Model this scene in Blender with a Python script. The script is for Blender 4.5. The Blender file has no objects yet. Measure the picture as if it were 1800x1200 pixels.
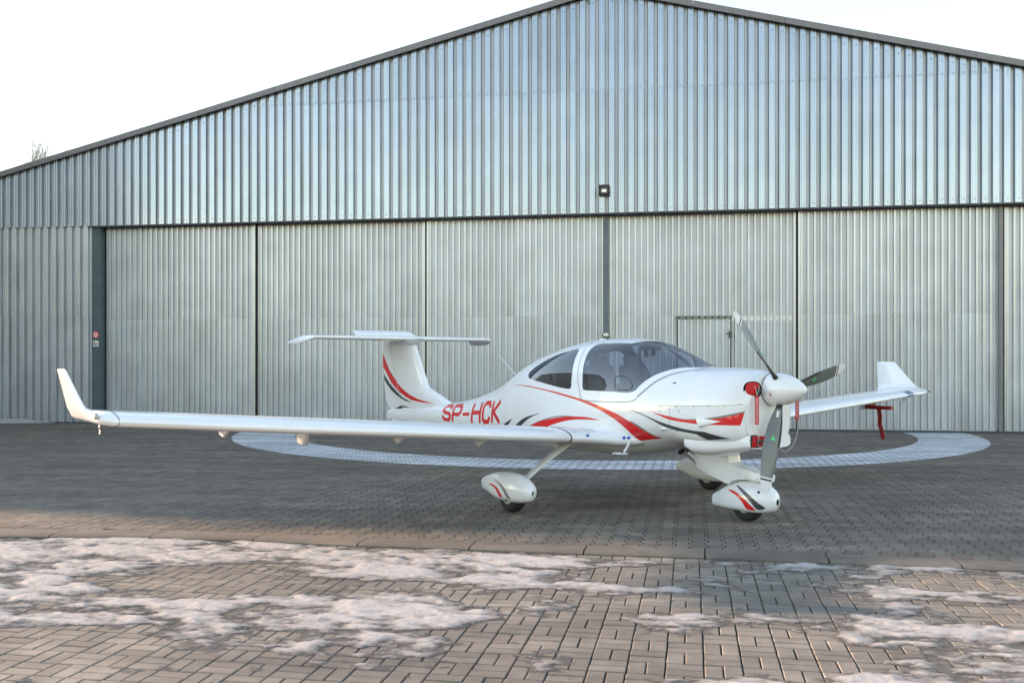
import bpy, math, random
import numpy as np
from mathutils import Vector, Matrix, Quaternion
from mathutils.geometry import delaunay_2d_cdt

random.seed(7)
rng = np.random.default_rng(7)
PI = math.pi
SC = bpy.context.scene
COL = SC.collection

# ------------------------------------------------------------------ camera
cam_d = bpy.data.cameras.new('camera')
cam = bpy.data.objects.new('camera', cam_d)
COL.objects.link(cam)
cam.location = (0.0, 0.0, 1.5357)
cam.rotation_euler = (PI / 2, 0, 0)
cam_d.sensor_width = 36.0
cam_d.lens = 33.882
cam_d.shift_y = 0.02064
cam_d.clip_start = 0.1
cam_d.clip_end = 3000.0
SC.camera = cam

# ------------------------------------------------------------------ light
SUN_EL = math.radians(13.0)
SUN_AZ = math.radians(16.5)                      # how far behind the picture plane the sun stands, at the left
sun_to = Vector((-math.cos(SUN_AZ) * math.cos(SUN_EL), math.sin(SUN_AZ) * math.cos(SUN_EL), math.sin(SUN_EL)))
world = bpy.data.worlds.new('World')
SC.world = world
world.use_nodes = True
wn = world.node_tree
bg = wn.nodes['Background']
sky = wn.nodes.new('ShaderNodeTexSky')
sky.sky_type = 'NISHITA'
sky.sun_disc = False
sky.sun_elevation = SUN_EL
sky.sun_rotation = math.atan2(sun_to.x, sun_to.y)
sky.air_density = 1.0
sky.dust_density = 0.0
sky.ozone_density = 1.0
wn.links.new(sky.outputs[0], bg.inputs[0])
bg.inputs[1].default_value = 0.08
sun_d = bpy.data.lights.new('sun', 'SUN')
sun_d.energy = 1.7
sun_d.angle = math.radians(2.0)
sun_d.color = (1.0, 0.80, 0.67)
sun = bpy.data.objects.new('sun', sun_d)
sun.rotation_euler = sun_to.to_track_quat('Z', 'Y').to_euler()
sun.location = sun_to * 60
COL.objects.link(sun)
SC.view_settings.view_transform = 'Standard'
SC.view_settings.look = 'None'
SC.view_settings.gamma = 1.0
SC.view_settings.exposure = 2.92
SC.view_settings.use_white_balance = True
SC.view_settings.white_balance_temperature = 8350
SC.view_settings.white_balance_tint = 17
SC.render.engine = 'CYCLES'
SC.cycles.max_bounces = 10
SC.cycles.transparent_max_bounces = 16
SC.cycles.use_denoising = True

# ------------------------------------------------------------------ materials
def new_mat(name):
    m = bpy.data.materials.new(name)
    m.use_nodes = True
    return m, m.node_tree, m.node_tree.nodes['Principled BSDF']

def N(nt, typ, **kw):
    n = nt.nodes.new(typ)
    for k, v in kw.items():
        setattr(n, k, v)
    return n

def mat(name, col, rough=0.5, metal=0.0, coat=0.0, noise=0.0, nscale=8.0, bump=0.0, bscale=60.0, spec=0.5, rnd=0.0):
    """plain surface with some procedural variation"""
    m, nt, b = new_mat(name)
    b.inputs['Base Color'].default_value = (*col, 1)
    b.inputs['Roughness'].default_value = rough
    b.inputs['Metallic'].default_value = metal
    b.inputs['Coat Weight'].default_value = coat
    b.inputs['Coat Roughness'].default_value = 0.04
    b.inputs['Specular IOR Level'].default_value = spec
    tc = N(nt, 'ShaderNodeTexCoord')
    if noise > 0 or rnd > 0:
        nz = N(nt, 'ShaderNodeTexNoise')
        nz.inputs['Scale'].default_value = nscale
        nz.inputs['Detail'].default_value = 6
        nt.links.new(tc.outputs['Object'], nz.inputs['Vector'])
        mr = N(nt, 'ShaderNodeMapRange')
        mr.inputs['From Min'].default_value = 0.3; mr.inputs['From Max'].default_value = 0.7
        mr.inputs['To Min'].default_value = 1 - noise; mr.inputs['To Max'].default_value = 1 + noise
        nt.links.new(nz.outputs['Fac'], mr.inputs['Value'])
        val = mr.outputs[0]
        if rnd > 0:
            oi = N(nt, 'ShaderNodeObjectInfo')
            m2 = N(nt, 'ShaderNodeMapRange')
            m2.inputs['To Min'].default_value = 1 - rnd; m2.inputs['To Max'].default_value = 1 + rnd
            nt.links.new(oi.outputs['Random'], m2.inputs['Value'])
            mu = N(nt, 'ShaderNodeMath', operation='MULTIPLY')
            nt.links.new(val, mu.inputs[0]); nt.links.new(m2.outputs[0], mu.inputs[1])
            val = mu.outputs[0]
        vm = N(nt, 'ShaderNodeVectorMath', operation='SCALE')
        vm.inputs[0].default_value = col
        nt.links.new(val, vm.inputs['Scale'])
        nt.links.new(vm.outputs[0], b.inputs['Base Color'])
    if bump > 0:
        nb = N(nt, 'ShaderNodeTexNoise')
        nb.inputs['Scale'].default_value = bscale
        nb.inputs['Detail'].default_value = 4
        nt.links.new(tc.outputs['Object'], nb.inputs['Vector'])
        bp = N(nt, 'ShaderNodeBump')
        bp.inputs['Strength'].default_value = bump
        bp.inputs['Distance'].default_value = 0.01
        nt.links.new(nb.outputs['Fac'], bp.inputs['Height'])
        nt.links.new(bp.outputs[0], b.inputs['Normal'])
    return m

M = {}
M['white'] = mat('white_gelcoat', (0.84, 0.845, 0.85), 0.16, coat=0.5, noise=0.02, nscale=3, bump=0.02, bscale=1.5)
M['red'] = mat('red_paint', (0.80, 0.022, 0.024), 0.25, coat=0.5, noise=0.03)
M['silver'] = mat('silver_grey_paint', (0.20, 0.205, 0.20), 0.3, coat=0.4, noise=0.03)
M['dark'] = mat('dark_grey_paint', (0.05, 0.053, 0.055), 0.3, coat=0.4, noise=0.03)
M['gap'] = mat('dark_joint', (0.06, 0.062, 0.066), 0.7, noise=0.05)
M['black'] = mat('black_rubber', (0.012, 0.012, 0.013), 0.55, noise=0.15, nscale=30)
M['tyre'] = mat('tyre_rubber', (0.018, 0.017, 0.017), 0.75, noise=0.2, nscale=25, bump=0.2)
M['rim'] = mat('wheel_rim', (0.45, 0.43, 0.40), 0.45, metal=0.3, noise=0.1, nscale=12)
M['steel'] = mat('bare_steel', (0.45, 0.44, 0.42), 0.3, metal=0.9, noise=0.15, nscale=20)
M['blade'] = mat('grey_blade_paint', (0.135, 0.15, 0.148), 0.35, coat=0.25, noise=0.05)
M['inner'] = mat('dark_cabin_lining', (0.06, 0.058, 0.06), 0.8, noise=0.1)
M['seat'] = mat('grey_seat_leather', (0.07, 0.065, 0.062), 0.5, noise=0.08, bump=0.1)
M['dash'] = mat('dark_blue_glareshield', (0.02, 0.028, 0.055), 0.7, noise=0.1)
M['cloth_red'] = mat('red_cover_cloth', (0.66, 0.016, 0.020), 0.75, noise=0.12, nscale=20, bump=0.5, bscale=30)
M['dark_red'] = mat('dark_red_vinyl', (0.30, 0.006, 0.008), 0.5, noise=0.15, nscale=14, bump=0.3, bscale=25)
M['print'] = mat('white_print', (0.75, 0.72, 0.72), 0.7, noise=0.03)
M['cord'] = mat('pale_cord', (0.55, 0.53, 0.48), 0.8, noise=0.1, nscale=60)
M['blue'] = mat('blue_marker', (0.02, 0.12, 0.50), 0.4, noise=0.03)
M['green'] = mat('green_marker', (0.04, 0.60, 0.22), 0.5, noise=0.03)
M['lens'] = mat('light_lens', (0.10, 0.16, 0.26), 0.08, coat=1.0, noise=0.3, nscale=30)
M['lampglass'] = mat('lamp_reflector', (0.65, 0.62, 0.58), 0.2, metal=0.5, noise=0.25, nscale=25)

def galvanised(name, col, metal, rough, rnd=0.06, stain=0.1):
    """zinc sheet: spangle, faint vertical runs, sheet to sheet differences"""
    m, nt, b = new_mat(name)
    tc = N(nt, 'ShaderNodeTexCoord'); oi = N(nt, 'ShaderNodeObjectInfo')
    mp = N(nt, 'ShaderNodeMapping'); mp.inputs['Scale'].default_value = (9, 9, 0.7)
    off = N(nt, 'ShaderNodeVectorMath', operation='ADD')
    sc = N(nt, 'ShaderNodeVectorMath', operation='SCALE'); sc.inputs[0].default_value = (37, 11, 5)
    nt.links.new(oi.outputs['Random'], sc.inputs['Scale'])
    nt.links.new(tc.outputs['Object'], off.inputs[0]); nt.links.new(sc.outputs[0], off.inputs[1])
    nt.links.new(off.outputs[0], mp.inputs['Vector'])
    n1 = N(nt, 'ShaderNodeTexNoise'); n1.inputs['Scale'].default_value = 1.0; n1.inputs['Detail'].default_value = 5
    nt.links.new(mp.outputs[0], n1.inputs['Vector'])
    n2 = N(nt, 'ShaderNodeTexNoise'); n2.inputs['Scale'].default_value = 1.3; n2.inputs['Detail'].default_value = 4
    nt.links.new(off.outputs[0], n2.inputs['Vector'])
    n3 = N(nt, 'ShaderNodeTexVoronoi'); n3.inputs['Scale'].default_value = 45
    nt.links.new(tc.outputs['Object'], n3.inputs['Vector'])
    def rngm(o, a, c):
        mr = N(nt, 'ShaderNodeMapRange'); mr.inputs['From Min'].default_value = 0.25; mr.inputs['From Max'].default_value = 0.75
        mr.inputs['To Min'].default_value = a; mr.inputs['To Max'].default_value = c
        nt.links.new(o, mr.inputs['Value']); return mr.outputs[0]
    def mul(a, c):
        mu = N(nt, 'ShaderNodeMath', operation='MULTIPLY'); nt.links.new(a, mu.inputs[0]); nt.links.new(c, mu.inputs[1]); return mu.outputs[0]
    r = N(nt, 'ShaderNodeMapRange'); r.inputs['To Min'].default_value = 1 - rnd; r.inputs['To Max'].default_value = 1 + rnd
    nt.links.new(oi.outputs['Random'], r.inputs['Value'])
    v = mul(mul(rngm(n1.outputs['Fac'], 1 - stain, 1 + stain), rngm(n2.outputs['Fac'], 1 - stain * .8, 1 + stain * .8)), r.outputs[0])
    vm = N(nt, 'ShaderNodeVectorMath', operation='SCALE'); vm.inputs[0].default_value = col
    nt.links.new(v, vm.inputs['Scale']); nt.links.new(vm.outputs[0], b.inputs['Base Color'])
    b.inputs['Metallic'].default_value = metal
    nt.links.new(rngm(n1.outputs['Fac'], rough - 0.03, rough + 0.05), b.inputs['Roughness'])
    nb = N(nt, 'ShaderNodeTexNoise'); nb.inputs['Scale'].default_value = 1.1; nb.inputs['Detail'].default_value = 0.5
    nt.links.new(off.outputs[0], nb.inputs['Vector'])
    bp = N(nt, 'ShaderNodeBump'); bp.inputs['Strength'].default_value = 0.10; bp.inputs['Distance'].default_value = 0.02
    nt.links.new(nb.outputs['Fac'], bp.inputs['Height']); nt.links.new(bp.outputs[0], b.inputs['Normal'])
    return m
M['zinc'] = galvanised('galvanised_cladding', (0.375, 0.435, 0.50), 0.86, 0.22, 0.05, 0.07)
M['zinc_trough_shade'] = galvanised('shaded_galvanised_trough', (0.375, 0.405, 0.44), 0.6, 0.40, 0.04, 0.12)  # shade between the ribs put into the colour of the trough faces
M['zinc_door'] = galvanised('weathered_galvanised_door', (0.50, 0.535, 0.58), 0.80, 0.30, 0.05, 0.10)
M['door_trough_shade'] = galvanised('shaded_door_trough', (0.44, 0.475, 0.515), 0.65, 0.40, 0.04, 0.15)  # occlusion in the door troughs painted as a darker, duller zinc
M['trim'] = galvanised('dull_zinc_flashing', (0.20, 0.195, 0.20), 0.4, 0.5)
M['post'] = mat('blue_grey_steel_paint', (0.12, 0.15, 0.17), 0.5, noise=0.12, nscale=4, bump=0.05)
M['jamb'] = mat('petrol_grey_steel_paint', (0.065, 0.105, 0.115), 0.5, noise=0.12, nscale=4)
M['void'] = mat('dark_gap_behind', (0.012, 0.012, 0.012), 0.9, noise=0.1)

def glass(name, tint, refl):
    m = bpy.data.materials.new(name); m.use_nodes = True; nt = m.node_tree
    for n in list(nt.nodes): nt.nodes.remove(n)
    out = N(nt, 'ShaderNodeOutputMaterial'); mx = N(nt, 'ShaderNodeMixShader')
    tr = N(nt, 'ShaderNodeBsdfTransparent'); gl = N(nt, 'ShaderNodeBsdfGlossy'); ge = N(nt, 'ShaderNodeNewGeometry')
    dt = N(nt, 'ShaderNodeVectorMath', operation='DOT_PRODUCT'); nt.links.new(ge.outputs['Normal'], dt.inputs[0]); nt.links.new(ge.outputs['Incoming'], dt.inputs[1])
    ab = N(nt, 'ShaderNodeMath', operation='ABSOLUTE'); nt.links.new(dt.outputs['Value'], ab.inputs[0])
    om = N(nt, 'ShaderNodeMath', operation='SUBTRACT'); om.inputs[0].default_value = 1.0; nt.links.new(ab.outputs[0], om.inputs[1])
    fr = N(nt, 'ShaderNodeMath', operation='POWER'); fr.inputs[1].default_value = 4.0; nt.links.new(om.outputs[0], fr.inputs[0])
    tr.inputs[0].default_value = (*tint, 1); gl.inputs['Roughness'].default_value = 0.02
    ma = N(nt, 'ShaderNodeMath', operation='MULTIPLY_ADD'); ma.inputs[1].default_value = 0.9; ma.inputs[2].default_value = refl; ma.use_clamp = True
    tc = N(nt, 'ShaderNodeTexCoord'); nz = N(nt, 'ShaderNodeTexNoise'); nz.inputs['Scale'].default_value = 2.0
    bp = N(nt, 'ShaderNodeBump'); bp.inputs['Strength'].default_value = 0.03
    nt.links.new(tc.outputs['Object'], nz.inputs['Vector']); nt.links.new(nz.outputs['Fac'], bp.inputs['Height'])
    nt.links.new(bp.outputs[0], gl.inputs['Normal'])
    nt.links.new(fr.outputs[0], ma.inputs[0]); nt.links.new(ma.outputs[0], mx.inputs[0])
    nt.links.new(tr.outputs[0], mx.inputs[1]); nt.links.new(gl.outputs[0], mx.inputs[2]); nt.links.new(mx.outputs[0], out.inputs[0])
    return m
M['glass'] = glass('tinted_canopy_acrylic', (0.56, 0.61, 0.70), 0.12)

def paver_mat(name, col, col2, dark, rough, wet=0.35):
    """concrete block: tone from the 'tone' attribute or object random, grit, damp stains in world space"""
    m, nt, b = new_mat(name)
    tc = N(nt, 'ShaderNodeTexCoord'); oi = N(nt, 'ShaderNodeObjectInfo'); ge = N(nt, 'ShaderNodeNewGeometry')
    at = N(nt, 'ShaderNodeAttribute', attribute_name='tone')
    fr = N(nt, 'ShaderNodeMath', operation='ADD'); nt.links.new(at.outputs['Fac'], fr.inputs[0]); nt.links.new(oi.outputs['Random'], fr.inputs[1])
    fr2 = N(nt, 'ShaderNodeMath', operation='FRACT'); nt.links.new(fr.outputs[0], fr2.inputs[0])
    mix = N(nt, 'ShaderNodeMix', data_type='RGBA'); mix.inputs[6].default_value = (*col, 1); mix.inputs[7].default_value = (*col2, 1)
    nt.links.new(fr2.outputs[0], mix.inputs[0])
    big = N(nt, 'ShaderNodeTexNoise'); big.inputs['Scale'].default_value = 0.9; big.inputs['Detail'].default_value = 7
    mp = N(nt, 'ShaderNodeMapping'); mp.inputs['Scale'].default_value = (0.6, 1.5, 1)
    nt.links.new(ge.outputs['Position'], mp.inputs['Vector']); nt.links.new(mp.outputs[0], big.inputs['Vector'])
    mr = N(nt, 'ShaderNodeMapRange'); mr.inputs['From Min'].default_value = 0.42; mr.inputs['From Max'].default_value = 0.68
    mr.inputs['To Max'].default_value = wet
    nt.links.new(big.outputs['Fac'], mr.inputs['Value'])
    mix2 = N(nt, 'ShaderNodeMix', data_type='RGBA'); mix2.inputs[7].default_value = (*dark, 1)
    nt.links.new(mr.outputs[0], mix2.inputs[0]); nt.links.new(mix.outputs[2], mix2.inputs[6])
    g = N(nt, 'ShaderNodeTexNoise'); g.inputs['Scale'].default_value = 160; g.inputs['Detail'].default_value = 3
    nt.links.new(ge.outputs['Position'], g.inputs['Vector'])
    gm = N(nt, 'ShaderNodeMapRange'); gm.inputs['From Min'].default_value = 0.3; gm.inputs['From Max'].default_value = 0.7
    gm.inputs['To Min'].default_value = 0.82; gm.inputs['To Max'].default_value = 1.18
    nt.links.new(g.outputs['Fac'], gm.inputs['Value'])
    g2 = N(nt, 'ShaderNodeTexNoise'); g2.inputs['Scale'].default_value = 7; g2.inputs['Detail'].default_value = 6
    nt.links.new(ge.outputs['Position'], g2.inputs['Vector'])
    gm2 = N(nt, 'ShaderNodeMapRange'); gm2.inputs['From Min'].default_value = 0.3; gm2.inputs['From Max'].default_value = 0.7
    gm2.inputs['To Min'].default_value = 0.85; gm2.inputs['To Max'].default_value = 1.15
    nt.links.new(g2.outputs['Fac'], gm2.inputs['Value'])
    mp3 = N(nt, 'ShaderNodeMapping'); mp3.inputs['Scale'].default_value = (0.35, 1.8, 1); mp3.inputs['Rotation'].default_value = (0, 0, 0.18)
    g3 = N(nt, 'ShaderNodeTexNoise'); g3.inputs['Scale'].default_value = 1.6; g3.inputs['Detail'].default_value = 9; g3.inputs['Roughness'].default_value = 0.65
    nt.links.new(ge.outputs['Position'], mp3.inputs['Vector']); nt.links.new(mp3.outputs[0], g3.inputs['Vector'])
    gm3 = N(nt, 'ShaderNodeMapRange'); gm3.inputs['From Min'].default_value = 0.32; gm3.inputs['From Max'].default_value = 0.68
    gm3.inputs['To Min'].default_value = 0.74; gm3.inputs['To Max'].default_value = 1.28; nt.links.new(g3.outputs['Fac'], gm3.inputs['Value'])
    mu0 = N(nt, 'ShaderNodeMath', operation='MULTIPLY'); nt.links.new(gm.outputs[0], mu0.inputs[0]); nt.links.new(gm3.outputs[0], mu0.inputs[1])
    mu = N(nt, 'ShaderNodeMath', operation='MULTIPLY'); nt.links.new(mu0.outputs[0], mu.inputs[0]); nt.links.new(gm2.outputs[0], mu.inputs[1])
    vm = N(nt, 'ShaderNodeVectorMath', operation='SCALE'); nt.links.new(mix2.outputs[2], vm.inputs[0]); nt.links.new(mu.outputs[0], vm.inputs['Scale'])
    nt.links.new(vm.outputs[0], b.inputs['Base Color'])
    rr = N(nt, 'ShaderNodeMapRange'); rr.inputs['To Min'].default_value = rough; rr.inputs['To Max'].default_value = rough - 0.25
    nt.links.new(mr.outputs[0], rr.inputs['Value']); nt.links.new(rr.outputs[0], b.inputs['Roughness'])
    bp = N(nt, 'ShaderNodeBump'); bp.inputs['Strength'].default_value = 0.5; bp.inputs['Distance'].default_value = 0.004
    nt.links.new(g.outputs['Fac'], bp.inputs['Height']); nt.links.new(bp.outputs[0], b.inputs['Normal'])
    return m
M['apron'] = paver_mat('grey_concrete_paver', (0.145, 0.121, 0.094), (0.215, 0.178, 0.138), (0.075, 0.064, 0.052), 0.8, 0.6)
M['brick'] = paver_mat('beige_concrete_brick', (0.180, 0.160, 0.134), (0.250, 0.222, 0.186), (0.085, 0.074, 0.066), 0.85, 0.6)
M['kerb'] = paver_mat('pale_kerb_concrete', (0.150, 0.129, 0.105), (0.18, 0.155, 0.128), (0.09, 0.078, 0.067), 0.85, 0.5)
M['joint'] = mat('dark_joint_sand', (0.030, 0.025, 0.020), 0.95, noise=0.5, nscale=60, bump=0.6, bscale=200)
M['ringpaint'] = paver_mat('worn_white_paint', (0.62, 0.64, 0.66), (0.72, 0.73, 0.74), (0.38, 0.39, 0.40), 0.6, 0.55)
M['soil'] = mat('frosty_field', (0.12, 0.11, 0.09), 0.95, noise=0.3, nscale=0.3)
M['foliage'] = mat('added_treeline_foliage', (0.045, 0.042, 0.030), 0.95, noise=0.4, nscale=0.6)
M['bark'] = mat('bare_twigs', (0.10, 0.075, 0.055), 0.9, noise=0.2)
M['wall_far'] = galvanised('far_wall_sheet', (0.4, 0.42, 0.43), 0.3, 0.5)

def snow_mat():
    """old snow: crusty white where thick, dirty translucent ice film where thin"""
    m, nt, b = new_mat('old_snow')
    at = N(nt, 'ShaderNodeAttribute', attribute_name='thick'); ge = N(nt, 'ShaderNodeNewGeometry')
    mp = N(nt, 'ShaderNodeMapping'); mp.inputs['Scale'].default_value = (0.6, 1.0, 1.0); nt.links.new(ge.outputs['Position'], mp.inputs['Vector'])
    def noise(sc, det, vec=mp.outputs[0]):
        n = N(nt, 'ShaderNodeTexNoise'); n.inputs['Scale'].default_value = sc; n.inputs['Detail'].default_value = det; n.inputs['Roughness'].default_value = 0.62
        nt.links.new(vec, n.inputs['Vector']); return n.outputs['Fac']
    n1 = noise(14, 9); n2 = noise(38, 8); n3 = noise(120, 4)
    ad = N(nt, 'ShaderNodeMath', operation='MULTIPLY_ADD'); ad.inputs[1].default_value = 1.3; ad.inputs[2].default_value = -0.65; nt.links.new(n1, ad.inputs[0])
    ad2 = N(nt, 'ShaderNodeMath', operation='MULTIPLY_ADD'); ad2.inputs[1].default_value = 0.7; ad2.inputs[2].default_value = -0.35; nt.links.new(n2, ad2.inputs[0])
    su = N(nt, 'ShaderNodeMath', operation='ADD'); nt.links.new(at.outputs['Fac'], su.inputs[0]); nt.links.new(ad.outputs[0], su.inputs[1])
    s2 = N(nt, 'ShaderNodeMath', operation='ADD'); nt.links.new(su.outputs[0], s2.inputs[0]); nt.links.new(ad2.outputs[0], s2.inputs[1])
    cr = N(nt, 'ShaderNodeValToRGB'); E = cr.color_ramp.elements
    E[0].position = 0.0; E[0].color = (0.14, 0.122, 0.105, 1)
    E[1].position = 0.95; E[1].color = (0.43, 0.41, 0.395, 1)
    for p, c in ((0.22, (0.22, 0.195, 0.172, 1)), (0.42, (0.32, 0.293, 0.268, 1)), (0.62, (0.40, 0.378, 0.358, 1))):
        e = E.new(p); e.color = c
    nt.links.new(s2.outputs[0], cr.inputs[0]); nt.links.new(cr.outputs[0], b.inputs['Base Color'])
    mr = N(nt, 'ShaderNodeMapRange'); mr.inputs['From Min'].default_value = -0.5; mr.inputs['From Max'].default_value = 0.5
    nt.links.new(s2.outputs[0], mr.inputs['Value'])
    al = N(nt, 'ShaderNodeValToRGB'); A = al.color_ramp.elements
    A[0].position = 0.10; A[0].color = (0, 0, 0, 1); A[1].position = 0.74; A[1].color = (1, 1, 1, 1)
    for p, v in ((0.24, 0.30), (0.46, 0.52), (0.58, 0.80)):
        e = A.new(p); e.color = (v, v, v, 1)
    nt.links.new(mr.outputs[0], al.inputs[0]); nt.links.new(al.outputs[0], b.inputs['Alpha'])
    rr = N(nt, 'ShaderNodeMapRange'); rr.inputs['From Max'].default_value = 0.6; rr.inputs['To Min'].default_value = 0.16; rr.inputs['To Max'].default_value = 0.6
    nt.links.new(s2.outputs[0], rr.inputs['Value']); nt.links.new(rr.outputs[0], b.inputs['Roughness'])
    bm = N(nt, 'ShaderNodeMath', operation='MULTIPLY_ADD'); bm.inputs[1].default_value = 0.35; nt.links.new(n3, bm.inputs[0]); nt.links.new(n2, bm.inputs[2])
    bp = N(nt, 'ShaderNodeBump'); bp.inputs['Strength'].default_value = 0.7; bp.inputs['Distance'].default_value = 0.012
    nt.links.new(bm.outputs[0], bp.inputs['Height']); nt.links.new(bp.outputs[0], b.inputs['Normal'])
    return m
M['snow'] = snow_mat()

# ------------------------------------------------------------------ helpers
def link(o, parent=None):
    COL.objects.link(o)
    if parent is not None:
        o.parent = parent
    return o

def mesh_obj(name, verts, faces, mats, parent=None, smooth=True, fmat=None, sharp=None):
    me = bpy.data.meshes.new(name)
    me.from_pydata([tuple(v) for v in verts], [], [tuple(f) for f in faces])
    if not isinstance(mats, (list, tuple)): mats = [mats]
    for m in mats: me.materials.append(m)
    if fmat is not None: me.polygons.foreach_set('material_index', np.asarray(fmat, dtype=np.int32))
    me.polygons.foreach_set('use_smooth', np.full(len(me.polygons), smooth))
    if sharp is not None and smooth:
        me.set_sharp_from_angle(angle=math.radians(sharp))
    me.update()
    return link(bpy.data.objects.new(name, me), parent)

def empty(name, label=None, cat=None, group=None, loc=(0, 0, 0), rz=0.0, kind=None):
    o = bpy.data.objects.new(name, None)
    o.location = loc; o.rotation_euler = (0, 0, rz); o.empty_display_size = 0.3
    tag(o, label, cat, group, kind)
    return link(o)

def tag(o, label=None, cat=None, group=None, kind=None):
    if label: o['label'] = label
    if cat: o['category'] = cat
    if group: o['group'] = group
    if kind: o['kind'] = kind
    return o

class MB:
    """collects simple solids into one mesh"""
    def __init__(self): self.v = []; self.f = []; self.m = []
    def add(self, vs, fs, mi=0):
        k = len(self.v); self.v += [tuple(v) for v in vs]
        self.f += [tuple(i + k for i in f) for f in fs]; self.m += [mi] * len(fs)
    def box(self, x0, x1, y0, y1, z0, z1, mi=0):
        v = [(x0, y0, z0), (x1, y0, z0), (x1, y1, z0), (x0, y1, z0), (x0, y0, z1), (x1, y0, z1), (x1, y1, z1), (x0, y1, z1)]
        self.add(v, [(0, 3, 2, 1), (4, 5, 6, 7), (0, 1, 5, 4), (1, 2, 6, 5), (2, 3, 7, 6), (3, 0, 4, 7)], mi)
    def tube(self, pts, r, n=8, mi=0, cap=True):
        pts = [Vector(p) for p in pts]; rs = r if isinstance(r, (list, tuple)) else [r] * len(pts)
        vs = []; fs = []; up = None
        for i, p in enumerate(pts):
            d = (pts[min(i + 1, len(pts) - 1)] - pts[max(i - 1, 0)]).normalized()
            if up is None: up = d.orthogonal().normalized()
            up = (up - d * up.dot(d)).normalized(); w = d.cross(up)
            vs += [p + (up * math.cos(2 * PI * k / n) + w * math.sin(2 * PI * k / n)) * rs[i] for k in range(n)]
        for i in range(len(pts) - 1):
            for k in range(n):
                a = i * n + k; b = i * n + (k + 1) % n
                fs.append((a, b, b + n, a + n))
        if cap: fs += [tuple(range(n))[::-1], tuple(range((len(pts) - 1) * n, len(pts) * n))]
        self.add(vs, fs, mi)
    def loft(self, rings, mi=0, cap=True, closed=True):
        n = len(rings[0]); vs = [p for r in rings for p in r]; fs = []
        for i in range(len(rings) - 1):
            for k in range(n if closed else n - 1):
                a = i * n + k; b = i * n + (k + 1) % n
                fs.append((a, b, b + n, a + n))
        if cap: fs += [tuple(range(n))[::-1], tuple(range((len(rings) - 1) * n, len(rings) * n))]
        self.add(vs, fs, mi)
    def prism(self, poly, y0, y1, mi=0):
        """poly in (x, z), extruded in y"""
        n = len(poly); v = [(x, y0, z) for x, z in poly] + [(x, y1, z) for x, z in poly]
        self.add(v, [tuple(range(n)), tuple(range(n, 2 * n))[::-1]] + [(i, i + n, (i + 1) % n + n, (i + 1) % n) for i in range(n)], mi)
    def build(self, name, mats, parent=None, smooth=False, sharp=None):
        return mesh_obj(name, self.v, self.f, mats, parent, smooth or sharp is not None, self.m, sharp)

def fix_normals(o):
    import bmesh
    bm = bmesh.new(); bm.from_mesh(o.data); bmesh.ops.recalc_face_normals(bm, faces=bm.faces); bm.to_mesh(o.data); bm.free()
    return o

def crom(pts, n=6, closed=False):
    """Catmull-Rom through the points"""
    P = [np.array(p, float) for p in pts]; out = []; L = len(P)
    rngi = range(L) if closed else range(L - 1)
    for i in rngi:
        if closed: a, b, c, d = P[i - 1], P[i], P[(i + 1) % L], P[(i + 2) % L]
        else: a, b, c, d = P[max(i - 1, 0)], P[i], P[i + 1], P[min(i + 2, L - 1)]
        for k in range(n):
            t = k / n
            out.append(0.5 * ((2 * b) + (-a + c) * t + (2 * a - 5 * b + 4 * c - d) * t * t + (-a + 3 * b - 3 * c + d) * t ** 3))
    if not closed: out.append(P[-1])
    return [tuple(p) for p in out]

def in_poly(pts, poly):
    poly = np.array(poly); x, y = pts[:, 0], pts[:, 1]; ins = np.zeros(len(pts), bool)
    x1, y1 = poly[-1]
    for x2, y2 in poly:
        c = ((y1 > y) != (y2 > y)) & (x < (x2 - x1) * (y - y1) / (y2 - y1 + 1e-12) + x1)
        ins ^= c; x1, y1 = x2, y2
    return ins

def cdt_regions(outline, grid, polys):
    """triangulate the outline with interior grid points; returns verts, tris, and per tri the index of the last polygon it lies in (-1 none)"""
    vs = []; es = []
    for poly in [outline] + polys:
        k = len(vs); n = len(poly); vs += [tuple(p) for p in poly]; es += [(k + i, k + (i + 1) % n) for i in range(n)]
    vs += [tuple(g) for g in grid]
    r = delaunay_2d_cdt([Vector(v) for v in vs], es, [], 0, 1e-5, False)
    V = np.array([tuple(v) for v in r[0]]); T = np.array([t for t in r[2] if len(t) == 3])
    cen = V[T].mean(1)
    keep = in_poly(cen, outline); T = T[keep]; cen = cen[keep]
    reg = np.full(len(T), -1)
    for i, p in enumerate(polys): reg[in_poly(cen, p)] = i
    return V, T, reg

def fbm(x, y, scale, octaves=4, seed=0):
    """value noise, vectorised, 0..1"""
    r = np.random.default_rng(seed); tab = r.random((256, 256)); s = np.zeros_like(x, dtype=float); a = 1.0; tot = 0
    for o in range(octaves):
        X = x * scale + 17.3 * o; Y = y * scale + 31.7 * o
        xi = np.floor(X).astype(int); yi = np.floor(Y).astype(int); fx = X - xi; fy = Y - yi
        fx = fx * fx * (3 - 2 * fx); fy = fy * fy * (3 - 2 * fy)
        g = lambda i, j: tab[(xi + i) % 256, (yi + j) % 256]
        s += a * ((g(0, 0) * (1 - fx) + g(1, 0) * fx) * (1 - fy) + (g(0, 1) * (1 - fx) + g(1, 1) * fx) * fy)
        tot += a; a *= 0.5; scale *= 2.03
    return s / tot

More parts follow.
